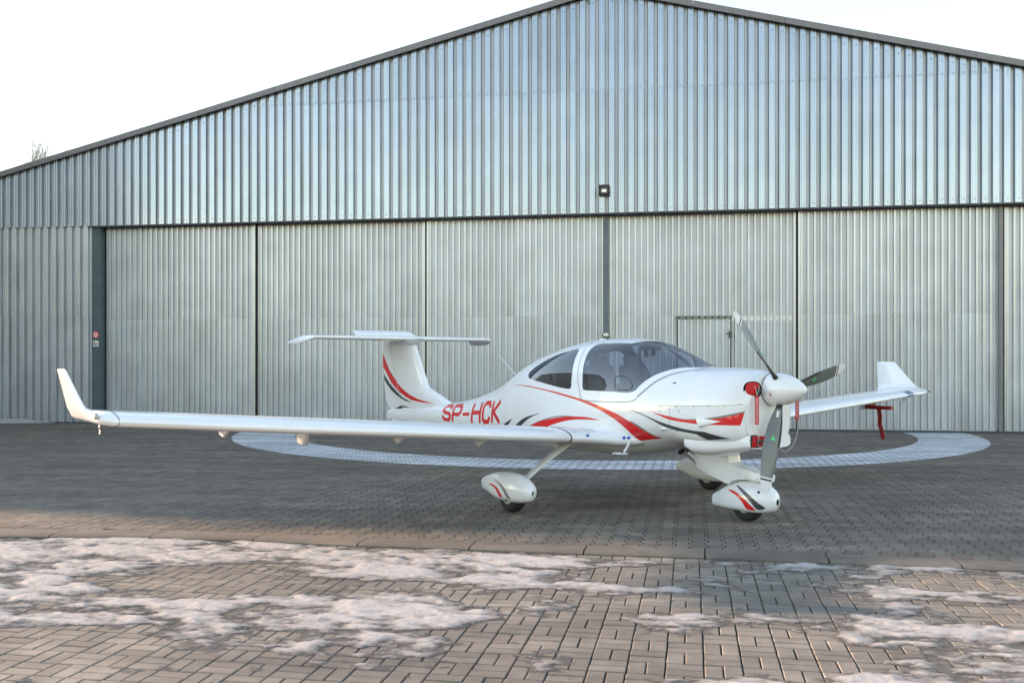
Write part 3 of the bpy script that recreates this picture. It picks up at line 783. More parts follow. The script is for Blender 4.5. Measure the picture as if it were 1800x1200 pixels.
# unseen hangar added beyond the left edge to cast the apron's shade
nb = empty('added_shade_hangar', 'tall plain metal hangar, unseen, added beyond the left edge to shade the apron', 'hangar', loc=(-16.4, 16.1, 0))
m = MB(); m.box(-10, 0, 0.1, 12.0, -0.1, 9.6); m.build('wall', M['wall_far'], nb)
m = MB(); m.prism([(-10.05, 9.6), (0.2, 9.6), (0.2, 9.75), (-5, 10.6), (-10.05, 9.75)], 0.05, 12.1); m.build('roof', M['trim'], nb)
m = MB()
m.box(-7.5, -2.5, -0.02, 0.095, 0, 5.5)
m.build('sliding_door', M['zinc_door'], nb)

# unseen tree line added behind the camera to darken what paint and zinc mirror
wd = MB(); rw = random.Random(9)
for ring_, (R0, hh) in enumerate(((85, 4.5), (95, 6))):
    for k in range(120):
        a = PI + (k + rw.uniform(-.3, .3)) / 120 * PI * 1.06 - .1 + ring_ * .012; r = R0 + rw.uniform(-4, 4); w = rw.uniform(2.2, 4.2); h = hh * rw.uniform(.75, 1.2)
        cx, cy = r * math.cos(a), r * math.sin(a)
        rr = []
        for f, s in ((0, .5), (.2, .95), (.45, 1.0), (.7, .8), (.88, .5), (1.0, .12)):
            rr.append([(cx + w * s * math.cos(t) * rw.uniform(.8, 1.2), cy + w * s * math.sin(t) * rw.uniform(.8, 1.2), h * f + rw.uniform(-.3, .3)) for t in np.linspace(0, 2 * PI, 10)[:-1]])
        wd.loft(rr)
tag(wd.build('added_treeline', M['foliage'], None, True), kind='stuff')

# bare tree behind the roof at the left
tr = empty('bare_tree', 'leafless tree whose thin top twigs show above the left roof edge', 'tree', loc=(-19.5, 40, -.35))
tb = MB(); cb = MB(); rt = random.Random(4)
tb.tube([(0, 0, -.2), (0.05, 0, 2), (0, .05, 4.0), (-.1, 0, 6)], [.2, .16, .13, .09], 8)
def branch(p, d, L, r, lev):
    pts = [Vector(p)]; dd = Vector(d).normalized(); n = 4
    for k in range(n):
        dd = (dd + Vector((rt.uniform(-.15, .15), rt.uniform(-.15, .15), rt.uniform(0, .14)))).normalized(); pts.append(pts[-1] + dd * L / n)
    cb.tube(pts, [r * (1 - .75 * k / n) for k in range(n + 1)], 5 if lev < 2 else 3, cap=False)
    if lev < 3:
        for k in range(1, n + 1):
            for _ in range(2 if lev < 2 else 3):
                a = rt.uniform(0, 2 * PI); nd = (dd * 1.3 + Vector((math.cos(a), math.sin(a), 0.25)) * .5)
                branch(pts[k], nd, L * rt.uniform(.45, .62), r * .45, lev + 1)
for z, n in ((4.6, 3), (5.6, 4), (6.0, 4)):
    for k in range(n):
        a = rt.uniform(0, 2 * PI); branch((0, 0, z), (math.cos(a) * .22, math.sin(a) * .22, 1), rt.uniform(2.6, 3.2), .03, 0)
tb.build('trunk', M['bark'], tr, True); cb.build('crown', M['bark'], tr, True)

# ================================================================== AIRCRAFT
# own frame: x forward, y to port, z up, origin on the ground between the main wheels
plane = empty('light_aircraft', 'white four seat single engine aircraft with red and grey swooshes and T tail', 'aircraft',
              loc=(1.2168, 10.8003, 0), rz=0.62983 - PI / 2)
class Body:
    """lofted body from stations x, ztop, zbottom, halfwidth, z of widest point, upper and lower exponent"""
    def __init__(self, st, yc=0.0): self.S = np.array(st, float); self.yc = yc
    def at(self, x):
        S = self.S; X = S[:, 0]; x = np.atleast_1d(np.clip(x, X[0], X[-1])).astype(float)
        i = np.clip(np.searchsorted(X, x) - 1, 0, len(X) - 2); h = X[i + 1] - X[i]; t = ((x - X[i]) / h)[:, None]
        d = np.diff(S[:, 1:], axis=0) / np.diff(X)[:, None]; m = np.zeros_like(S[:, 1:]); m[0] = d[0]; m[-1] = d[-1]; hh = np.diff(X)[:, None]
        m[1:-1] = (d[:-1] * hh[1:] + d[1:] * hh[:-1]) / (hh[1:] + hh[:-1])
        y0, y1 = S[i, 1:], S[i + 1, 1:]; m0, m1 = m[i] * h[:, None], m[i + 1] * h[:, None]
        return y0 * (2 * t**3 - 3 * t**2 + 1) + m0 * (t**3 - 2 * t**2 + t) + y1 * (-2 * t**3 + 3 * t**2) + m1 * (t**3 - t**2)
    def pos(self, x, th, off=0.0):
        """points at x, th (0 top, pi bottom) on the starboard side; off pushes outwards"""
        x = np.atleast_1d(x); th = np.atleast_1d(th)
        zt, zb, hw, zc, nt, nb = self.at(x).T; up = th <= PI / 2; n = np.where(up, nt, nb)
        s = np.abs(np.sin(th)) ** (2 / n); c = np.abs(np.cos(th)) ** (2 / n)
        y = hw * s; z = np.where(up, zc + (zt - zc) * c, zc - (zc - zb) * c)
        if np.any(off):
            y = y + off * np.sin(th); z = z + off * np.cos(th)
        return np.stack([x, -y + self.yc, z], 1)
    def th(self, x, z):
        zt, zb, hw, zc, nt, nb = self.at(x)[0]
        if z > zc: return float(np.arccos(min(1, (z - zc) / (zt - zc)) ** (nt / 2)))
        return float(PI - np.arccos(min(1, (zc - z) / (zc - zb)) ** (nb / 2)))
    def uv(self, pts): return [(x, self.th(x, z)) for x, z in pts]

FUS = Body([(-5.35, 0.80, 0.655, 0.030, 0.73, 2.0, 2.0), (-5.00, 0.84, 0.645, 0.055, 0.74, 2.0, 2.0), (-4.50, 0.885, 0.625, 0.090, 0.75, 2.0, 2.0),
    (-4.00, 0.925, 0.605, 0.125, 0.76, 2.0, 2.1), (-3.44, 0.970, 0.590, 0.165, 0.77, 2.0, 2.2), (-3.00, 1.025, 0.575, 0.205, 0.78, 2.0, 2.3),
    (-2.65, 1.100, 0.560, 0.245, 0.79, 2.0, 2.3), (-2.07, 1.285, 0.540, 0.330, 0.82, 2.0, 2.4), (-1.76, 1.440, 0.530, 0.385, 0.85, 2.0, 2.4),
    (-1.45, 1.565, 0.520, 0.440, 0.88, 2.05, 2.4), (-1.07, 1.670, 0.510, 0.500, 0.92, 2.1, 2.5), (-0.70, 1.748, 0.505, 0.545, 0.95, 2.15, 2.5),
    (-0.30, 1.795, 0.505, 0.570, 0.97, 2.2, 2.5), (0.05, 1.805, 0.515, 0.578, 0.98, 2.2, 2.5), (0.36, 1.795, 0.535, 0.578, 0.98, 2.2, 2.5),
    (0.66, 1.750, 0.575, 0.570, 1.00, 2.15, 2.5), (0.95, 1.645, 0.640, 0.560, 1.02, 2.15, 2.45), (1.15, 1.555, 0.690, 0.550, 1.04, 2.2, 2.6),
    (1.32, 1.502, 0.715, 0.538, 1.05, 2.4, 3.3), (1.55, 1.490, 0.725, 0.515, 1.07, 2.5, 4.2), (1.78, 1.481, 0.735, 0.480, 1.08, 2.5, 4.2),
    (1.90, 1.471, 0.745, 0.446, 1.09, 2.4, 4.2), (1.98, 1.461, 0.755, 0.410, 1.10, 2.3, 4.0), (2.035, 1.450, 0.768, 0.362, 1.11, 2.2, 4.0), (2.07, 1.438, 0.785, 0.315, 1.12, 2.2, 4.0)]) 

def resample(poly, step):
    out = []; n = len(poly)
    for i in range(n):
        a = np.array(poly[i]); b = np.array(poly[(i + 1) % n]); k = max(1, int(np.ceil(np.hypot(*(b - a)) / step)))
        out += [tuple(a + (b - a) * t / k) for t in range(k)]
    return out
TS = 0.5    # scale of the angle axis against x while triangulating
def band(top, bot):
    """swoosh between two curves"""
    if not bot: return crom(top, 5)
    return crom(top, 5) + crom(bot, 5)[(1 if bot[0] == top[-1] else 0):(-1 if bot[-1] == top[0] else None)]
def body_parts(B, polys, nx, nth, x0=None, x1=None):
    """polys in (x,th). Returns starboard param verts, tris, region"""
    x0 = B.S[0, 0] if x0 is None else x0; x1 = B.S[-1, 0] if x1 is None else x1
    dx = (x1 - x0) / nx; dth = PI / nth
    outl = [(x0 + i * dx, 0) for i in range(nx)] + [(x1, j * dth * TS) for j in range(nth)] + [(x1 - i * dx, PI * TS) for i in range(nx)] + [(x0, (PI - j * dth) * TS) for j in range(nth)]
    grid = [(x0 + i * dx, j * dth * TS) for i in range(1, nx) for j in range(1, nth)]
    pp = []
    for p in polys:
        q = resample([(a, b * TS) for a, b in p], 0.03)
        pp.append([(min(max(a, x0 + 1e-4), x1 - 1e-4), min(max(b, 0.0), PI * TS)) for a, b in q])
    # drop grid points that crowd a region edge
    E = np.array([e for p in pp for e in p]) if pp else np.zeros((0, 2)); G = np.array(grid)
    if len(E):
        keep = np.ones(len(G), bool); E = np.unique(E.round(4), axis=0)
        for c in range(0, len(E), 200):
            d = np.hypot(G[:, None, 0] - E[None, c:c + 200, 0], G[:, None, 1] - E[None, c:c + 200, 1]).min(1); keep &= d > 0.009
        G = G[keep]
    V, T, reg = cdt_regions(outl, [tuple(g) for g in G], pp)
    V = V.copy(); V[:, 1] /= TS
    return V, T, reg
def side_mesh(name, B, V, T, sel, mats, fm, parent, off=0.0, both=True, flip=False):
    """turn selected param triangles into a mesh, mirrored to port when both"""
    used, inv = np.unique(T[sel], return_inverse=True); Tn = inv.reshape(-1, 3)
    P = B.pos(V[used, 0], V[used, 1], off); n = len(P); F = [tuple(t) for t in Tn]; fmat = list(fm)
    P = list(map(tuple, P))
    if both:
        centre = (V[used, 1] < 1e-5) | (V[used, 1] > PI - 1e-5)
        mp = {}; Q = []
        for i in range(n):
            if centre[i]: mp[i] = i
            else: mp[i] = n + len(Q); Q.append((P[i][0], 2 * B.yc - P[i][1], P[i][2]))
        for i in range(n):
            if centre[i]: P[i] = (P[i][0], B.yc, P[i][2])
        P += Q; F += [(mp[a], mp[c], mp[b]) for a, b, c in Tn]; fmat += list(fm)
    o = mesh_obj(name, P, F, mats, parent, True, fmat)
    fix_normals(o)
    if flip: o.data.flip_normals()
    return o

# ---- outlines on the fuselage side, (x, z)
fg = crom([(-0.11, 1.575), (-0.083, 1.487), (-0.035, 1.35), (-0.004, 1.262), (0.035, 1.238), (0.241, 1.235), (0.443, 1.233), (0.635, 1.227), (0.728, 1.230), (0.802, 1.250), (0.844, 1.293), (0.937, 1.372), (1.06, 1.440), (1.173, 1.478), (1.26, 1.488)], 4)
front_glass = FUS.uv(fg) + [(1.33, 0.22), (1.37, 0.12), (1.385, 0.0), (0.60, 0.0), (0.57, 0.12), (0.50, 0.24)]
front_glass += [(x, FUS.th(x, z)) for x, z in crom([(0.42, 1.742), (0.271, 1.748), (0.103, 1.746), (-0.06, 1.742), (-0.125, 1.715), (-0.135, 1.656)], 4)]
rear_glass = FUS.uv(crom([(-0.361, 1.688), (-0.568, 1.662), (-0.746, 1.628), (-0.919, 1.576), (-1.09, 1.510), (-1.195, 1.453), (-1.237, 1.405), (-1.2, 1.363), (-1.115, 1.339), (-0.808, 1.305), (-0.513, 1.268), (-0.319, 1.249), (-0.232, 1.249), (-0.208, 1.273), (-0.235, 1.379), (-0.266, 1.486), (-0.305, 1.594)], 3, True))
redA = band([(-1.54, 1.268), (-1.179, 1.263), (-0.908, 1.246), (-0.688, 1.228), (-0.49, 1.208), (-0.306, 1.184), (-0.084, 1.153), (0.094, 1.123), (0.265, 1.086), (0.413, 1.048), (0.569, 1.004), (0.691, 0.960), (0.816, 0.903), (0.923, 0.847), (1.008, 0.800), (1.081, 0.774)], []) \
    + [(0.952, 0.757)] + band([(0.795, 0.734), (0.743, 0.800), (0.677, 0.862), (0.567, 0.930), (0.457, 0.979), (0.282, 1.043), (0.097, 1.091), (-0.081, 1.129), (-0.303, 1.163), (-0.488, 1.190), (-0.686, 1.215), (-0.95, 1.237), (-1.25, 1.255), (-1.54, 1.264)], [])
greyA = band([(0.76, 0.944), (0.831, 0.917), (0.930, 0.868), (0.999, 0.823), (1.105, 0.776)], [(1.081, 0.774), (1.008, 0.797), (0.923, 0.847), (0.816, 0.903), (0.76, 0.93)])
redB = band([(-1.098, 0.768), (-0.859, 0.846), (-0.654, 0.885), (-0.377, 0.926), (-0.122, 0.947), (0.116, 0.948), (0.325, 0.926)], [(0.325, 0.926), (0.037, 0.922), (-0.207, 0.902), (-0.473, 0.851), (-0.672, 0.797)])
greyB = band([(-1.106, 0.775), (-0.806, 0.862), (-0.565, 0.918), (-0.347, 0.946), (-0.17, 0.950)], [(-0.17, 0.944), (-0.47, 0.919), (-0.736, 0.864), (-1.012, 0.773)])
greyC = band([(-1.42, 0.762), (-1.257, 0.842), (-1.062, 0.904), (-0.773, 0.955)], [(-0.773, 0.955), (-0.985, 0.898), (-1.146, 0.832), (-1.278, 0.767)])
greyD = band([(-1.741, 0.749), (-1.635, 0.801), (-1.448, 0.859)], [(-1.448, 0.859), (-1.523, 0.811), (-1.63, 0.751)])
redE = band([(1.019, 1.055), (1.144, 1.033), (1.316, 1.007), (1.453, 0.992), (1.617, 0.988), (1.751, 1.0), (1.873, 1.018), (1.973, 1.043), (2.055, 1.072)], []) + band([(2.03, 0.952), (1.932, 0.951), (1.769, 0.948), (1.616, 0.950), (1.485, 0.959), (1.315, 0.974), (1.204, 0.999)], [])
greyE = band([(1.50, 0.993), (1.60, 1.0), (1.731, 1.012), (1.899, 1.042), (2.007, 1.068), (2.062, 1.088)], []) + [(2.055, 1.072)] + band([(1.973, 1.043), (1.873, 1.018), (1.751, 1.0), (1.617, .988)], [])
darkF = band([(0.745, 1.062), (0.891, 1.030), (1.019, 0.995), (1.138, 0.958), (1.31, 0.921), (1.446, 0.898), (1.598, 0.884), (1.70, 0.880)], []) + [(1.829, 0.849), (1.939, 0.827), (1.828, 0.812), (1.707, 0.800)] + band([(1.602, 0.852), (1.449, 0.866), (1.3, 0.886), (1.19, 0.912), (1.078, 0.958), (0.956, 1.003)], [])
U = FUS.uv
polys = [front_glass, rear_glass, U(greyA), U(redA), U(greyB), U(redB), U(greyC), U(greyD), U(greyE), U(redE), U(darkF)]
# registration letters on the boom
def zt_l(x): return float(np.interp(x, [-3.55, -3.0, -2.45, -1.9], [0.938, 0.966, 1.012, 1.060]))
def zb_l(x): return float(np.interp(x, [-3.55, -3.0, -2.45, -1.9], [0.735, 0.722, 0.745, 0.778]))
def stroke(pts, w, asp):
    """thick line in a unit glyph box as a chain of convex pieces; w in units of height, asp = box width over height"""
    P = [np.array((p[0] * asp, p[1])) for p in pts]; out = []
    for a, b in zip(P, P[1:]):
        d = (b - a) / np.hypot(*(b - a)); n = np.array((-d[1], d[0])) * w / 2; e = d * w * 0.30
        out.append([tuple((q[0] / asp, q[1])) for q in (a - e + n, a - e - n, b + e - n, b + e + n)])
    return out
G = {'S': [[(1, .80), (.82, 1), (.2, 1), (0, .82), (0, .66), (.2, .52), (.8, .46), (1, .33), (1, .16), (.82, 0), (.18, 0), (0, .2)]],
     'P': [[(0, 0), (0, 1), (.78, 1), (1, .83), (1, .60), (.78, .43), (.13, .43)]],
     '-': [[(0, .45), (1, .45)]],
     'H': [[(0, 0), (0, 1)], [(1, 0), (1, 1)], [(.12, .52), (.88, .52)]],
     'C': [[(1, .80), (.8, 1), (.2, 1), (0, .80), (0, .20), (.2, 0), (.8, 0), (1, .2)]],
     'K': [[(0, 0), (0, 1)], [(1, 1), (.16, .50), (1, 0)]]}
lay = [('S', -3.50, -3.285), ('P', -3.205, -2.985), ('-', -2.90, -2.73), ('H', -2.635, -2.40), ('C', -2.315, -2.12), ('K', -2.04, -1.84)]
letter_polys = []
for ch, xa, xb in lay:
    for st in G[ch]:
        for poly in stroke(st, 0.24 if ch != '-' else 0.2, (xb - xa) / 0.25):
            q = []
            for a, b in resample(poly, 0.12):
                x = xa + a * (xb - xa); b = 0.06 + b * 0.88; z0 = zb_l(x); z1 = zt_l(x)
                q.append((x, FUS.th(x, z0 + (z1 - z0) * b)))
            letter_polys.append(q)
nA = len(polys)
polys += letter_polys
V, T, reg = body_parts(FUS, polys, 170, 44)
REG = {-1: 0, 2: 2, 3: 1, 4: 2, 5: 1, 6: 3, 7: 3, 8: 2, 9: 1, 10: 3}
fm = np.array([REG.get(r, 1 if r >= nA else 0) for r in reg])
shell = ~((reg == 0) | (reg == 1))
# port side keeps the stripes but not the mirrored letters
fus_mats = [M['white'], M['red'], M['silver'], M['dark']]
fus = side_mesh('fuselage', FUS, V, T, shell, fus_mats, fm[shell], plane)
me = fus.data; mi = np.zeros(len(me.polygons), np.int32); me.polygons.foreach_get('material_index', mi)
half = len(mi) // 2; lt = (reg >= nA)[shell]; mi[half:][lt] = 0
me.polygons.foreach_set('material_index', mi)
side_mesh('front_canopy_glass', FUS, V, T, reg == 0, M['glass'], fm[reg == 0] * 0, plane, off=-0.002)
rg = reg == 1
side_mesh('rear_side_window', FUS, V, T, rg, M['glass'], fm[rg] * 0, plane, off=-0.002, both=False)
o = side_mesh('rear_side_window', FUS, V, T, rg, M['glass'], fm[rg] * 0, plane, off=-0.002, both=False)
o.data.transform(Matrix.Scale(-1, 4, (0, 1, 0))); fix_normals(o)
# lining: the same shell moved in
lin = shell & (V[T].mean(1)[:, 0] > -1.6) & (V[T].mean(1)[:, 0] < 1.45) & (V[T].mean(1)[:, 1] < 2.4)
side_mesh('cabin_lining', FUS, V, T, lin, M['inner'], fm[lin] * 0, fus, off=-0.022, flip=True)
# window edge returns, so the shell shows its thickness
def edge_strip(poly, name, m, w0=0.0, w1=-0.02):
    q = resample([(a, b * TS) for a, b in poly], 0.03); q = [(a, b / TS) for a, b in q]
    for sgn in (1, -1):
        A = FUS.pos(np.array([p[0] for p in q]), np.array([p[1] for p in q]), w0); Bq = FUS.pos(np.array([p[0] for p in q]), np.array([p[1] for p in q]), w1)
        if sgn < 0: A[:, 1] *= -1; Bq[:, 1] *= -1
        n = len(q); mesh_obj(name, list(A) + list(Bq), [(i, (i + 1) % n, (i + 1) % n + n, i + n) for i in range(n) if not (q[i][1] < .01 and q[(i + 1) % n][1] < .01)], m, fus)
edge_strip(front_glass, 'window_rim', M['dark']); edge_strip(rear_glass, 'window_rim', M['dark'])

def ribbon(pts, name, m, w=0.006, B=FUS, parent=None, off=0.0016, mirror=False):
    """thin line lying on a body; pts (x, z) or (x, th) when th given"""
    P = [B.pos(x, t, off)[0] for x, t in pts]; V = []; Fc = []
    for i, p in enumerate(P):
        d = P[min(i + 1, len(P) - 1)] - P[max(i - 1, 0)]; d /= np.linalg.norm(d) + 1e-9
        th = pts[i][1]; nrm = np.array([0, -math.sin(th), math.cos(th)]); s = np.cross(d, nrm); s /= np.linalg.norm(s)
        V += [p + s * w / 2, p - s * w / 2]
    if mirror:
        for v in V: v[1] *= -1
    Fc = [(2 * i, 2 * i + 1, 2 * i + 3, 2 * i + 2) for i in range(len(P) - 1)]
    return mesh_obj(name, V, Fc, m, parent if parent is not None else fus)
lines = [([(0.851, 1.190), (0.942, 1.263), (1.048, 1.350), (1.169, 1.414), (1.293, 1.450), (1.398, 1.466), (1.46, 1.474)], 0.016, M['silver']),
         ([(-0.051, 1.241), (-0.02, 1.16), (0.045, 1.13), (0.309, 1.123), (0.65, 1.130), (0.788, 1.146), (0.851, 1.180)], 0.006, M['gap']),
         ([(-0.051, 1.241), (-0.114, 1.345), (-0.166, 1.486), (-0.202, 1.603), (-0.235, 1.69), (-0.25, 1.765)], 0.005, M['gap']),
         ([(1.167, 1.112), (1.58, 1.122), (1.906, 1.135), (2.05, 1.150)], 0.004, M['silver']),
         ([(1.30, 1.10), (1.29, 0.95), (1.31, 0.80)], 0.003, M['silver'])]
for p, w, mm in lines:
    for mir in (False, True): ribbon([(x, FUS.th(x, z)) for x, z in crom(p, 6)], 'panel_gap', mm, w, mirror=mir)
ribbon([(x, FUS.th(x, z)) for x, z in crom([(0.49, 1.392), (0.594, 1.395), (0.661, 1.373), (0.735, 1.324), (0.748, 1.283), (0.709, 1.258), (0.558, 1.255), (0.507, 1.27), (0.485, 1.35), (0.49, 1.392)], 5)], 'vent_window_seal', M['gap'], 0.007)
scr = MB()
for x, z in [(1.168, 1.108), (1.377, 1.112), (1.58, 1.122), (1.744, 1.128), (1.903, 1.136), (2.03, 1.15), (1.411, 1.065), (1.17, 1.056), (1.37, 0.87), (0.66, 0.72)]:
    p = FUS.pos(x, FUS.th(x, z), 0.001)[0]; scr.tube([p, p + np.array([0, -.002, 0])], 0.0065, 8)
scr.build('camlock_screws', M['dark'], fus)
# baggage net seen in the rear window
# scoops on the cowling
def naca(tip, a, b, c, depth, name):
    """wedge scoop standing off the side: open aft face a-b-c side, closing to the tip"""
    P = [FUS.pos(x, FUS.th(x, z), 0.0)[0] for x, z in (tip, a, b, c)]; m = MB(); out = np.array([0.0, -depth, 0.0])
    m.add([P[0], P[1], P[2], P[3], P[1] + out + (0.02, 0, -.01), P[3] + out + (0.02, 0, .02), P[2] + out + (0.02, 0, 0)], [(0, 1, 4), (0, 4, 6), (0, 6, 5), (0, 5, 3), (1, 2, 6, 4), (2, 3, 5, 6)], 0)
    o = m.build(name, M['white'], fus); fix_normals(o); return o
naca((1.873, 0.985), (1.622, 1.021), (1.637, 0.965), (1.650, 0.912), 0.040, 'cooling_scoop')
naca((1.305, 0.889), (1.160, 0.887), (1.158, 0.868), (1.147, 0.850), 0.02, 'cooling_scoop')

# front closing of the cowling, rounding in towards the spinner
cap = MB(); th = np.linspace(0, 2 * PI, 73)[:-1]
def ringpt(f, x):
    out = []
    for t in th:
        tt = t if t <= PI else 2 * PI - t; p = FUS.pos(2.07, tt)[0]
        if t > PI: p[1] = -p[1]
        c = np.array([x, -0.155 * math.sin(t), 1.285 + 0.155 * math.cos(t)])
        q = p * (1 - f) + c * f; q[0] = x; out.append(tuple(q))
    return out
def ring0(x, off):
    out = []
    for t in th:
        tt = t if t <= PI else 2 * PI - t; p = FUS.pos(x, tt, off)[0]
        if t > PI: p[1] = -p[1]
        out.append(tuple(p))
    return out
cap.loft([ring0(2.058, .0002), ringpt(0.0, 2.071), ringpt(0.10, 2.081), ringpt(0.30, 2.091), ringpt(0.6, 2.099), ringpt(1.0, 2.100), ringpt(1.12, 2.099)], cap=True)
fix_normals(cap.build('cowling_nose', M['white'], fus, True))
# chin scoop under the engine
chin = Body([(1.385, 0.90, 0.80, 0.38, 0.82, 2.2, 2.5), (1.40, 1.05, 0.71, 0.440, 0.77, 2.0, 2.8), (1.45, 1.18, 0.645, 0.456, 0.75, 1.9, 2.8), (1.56, 1.2, 0.620, 0.450, 0.75, 1.9, 2.9),
    (1.74, 1.2, 0.640, 0.420, 0.76, 1.9, 3.2), (1.90, 1.15, 0.678, 0.376, 0.78, 1.9, 3.6), (2.00, 1.04, 0.702, 0.336, 0.79, 2.2, 4.0), (2.05, .93, 0.718, 0.314, 0.79, 2.6, 4.2), (2.082, .885, 0.728, 0.302, 0.79, 3.0, 4.2)])
Vc, Tc, rc = body_parts(chin, [], 26, 26)
side_mesh('chin_cowling', chin, Vc, Tc, rc == -1, M['white'], rc[rc == -1] * 0, fus)
m = MB(); m.loft([[tuple(chin.pos(2.082, t)[0] * np.array([1, s, 1])) for s, t in [(1, q) for q in np.linspace(0, PI, 13)] + [(-1, q) for q in np.linspace(PI, 0, 13)[1:-1]]],
    [(2.078, p[1] * .93, .80 + (p[2] - .80) * .86) for p in [chin.pos(2.082, t)[0] * np.array([1, s, 1]) for s, t in [(1, q) for q in np.linspace(0, PI, 13)] + [(-1, q) for q in np.linspace(PI, 0, 13)[1:-1]]]]], cap=False)
fix_normals(m.build('chin_lip', M['white'], fus, True))
m = MB(); rr = [chin.pos(2.082, t)[0] * np.array([1, s, 1]) for s, t in [(1, q) for q in np.linspace(0, PI, 13)] + [(-1, q) for q in np.linspace(PI, 0, 13)[1:-1]]]
m.loft([[(2.082, p[1] * .93, .80 + (p[2] - .80) * .86) for p in rr], [(2.075, p[1] * .93, .80 + (p[2] - .80) * .86) for p in rr]]); fix_normals(m.build('chin_front', M['white'], fus))
m = MB(); m.box(2.080, 2.0835, -.280, .075, .742, .862); m.build('radiator_mouth', M['black'], fus)
# dark rings of the two cooling inlets
for sgn, nm in ((-1, 'air_inlet'), (1, 'air_inlet')):
    c = Vector((2.080, sgn * 0.250, 1.285)); nrm = Vector((0.84, sgn * 0.54, 0.06)).normalized()
    a = Vector((0, 0, 1)).cross(nrm).normalized(); b2 = nrm.cross(a)
    def ell(ra, rb, d, n=24): return [c + nrm * d + a * ra * (abs(math.cos(2 * PI * k / n)) ** .85 * math.copysign(1, math.cos(2 * PI * k / n))) + b2 * rb * (abs(math.sin(2 * PI * k / n)) ** .85 * math.copysign(1, math.sin(2 * PI * k / n))) for k in range(n)]
    m = MB(); m.loft([ell(.098, .084, -.05), ell(.098, .084, .004), ell(.094, .080, .010), ell(.090, .076, .004)], cap=False); m.loft([ell(.090, .076, .004), ell(.05, .04, .003)], mi=1)
    fix_normals(m.build(nm, [M['white'], M['black']], fus, True))

# ---- spinner and propeller
HUB = Vector((2.23, 0, 1.285))
sp = MB(); prof = [(0.0, .150), (0.012, .154), (0.08, .155), (0.14, .148), (0.20, .132), (0.26, .109), (0.31, .082), (0.345, .058), (0.37, .036), (0.385, .018), (0.392, .004)]
sp.loft([[(2.103 + a, r * math.cos(2 * PI * k / 40), 1.285 + r * math.sin(2 * PI * k / 40)) for k in range(40)] for a, r in prof])
prop = empty('propeller'); prop.parent = plane
fix_normals(sp.build('spinner', M['white'], prop, True))
sp2 = MB(); sp2.tube([(2.097, 0, 1.285), (2.1045, 0, 1.285)], .1545, 40); sp2.build('spinner_plate', M['gap'], prop, True)
mk = MB()
for k in range(6):
    a = 2 * PI * (k + .3) / 6; mk.tube([(2.122, .152 * math.cos(a), 1.285 + .152 * math.sin(a)), (2.122, .1565 * math.cos(a), 1.285 + .1565 * math.sin(a))], .004, 6)
mk.build('spinner_screws', M['steel'], prop)
a_ = math.radians(-163); er = Vector((0, math.cos(a_), math.sin(a_))); et = Vector((0, -math.sin(a_), math.cos(a_))); cs = Vector((2.200, 0, 1.285)) + er * .1528
st_ = MB(); st_.loft([[cs + er * h_ + (Vector((1, 0, 0)) * math.cos(t) + et * math.sin(t)) * rr_ for t in np.linspace(0, 2 * PI, 21)[:-1]] for h_, rr_ in ((-.001, .016), (.002, .016), (.002, .0125), (-.001, .0125))], cap=False); fix_normals(st_.build('warning_ring', M['red'], prop))
st_ = MB(); st_.loft([[cs + er * h_ + (Vector((1, 0, 0)) * math.cos(t) * .008 + et * math.sin(t) * .005) for t in np.linspace(0, 2 * PI, 13)[:-1]] for h_ in (-.001, .0018)]); st_.build('warning_symbol', M['black'], prop)
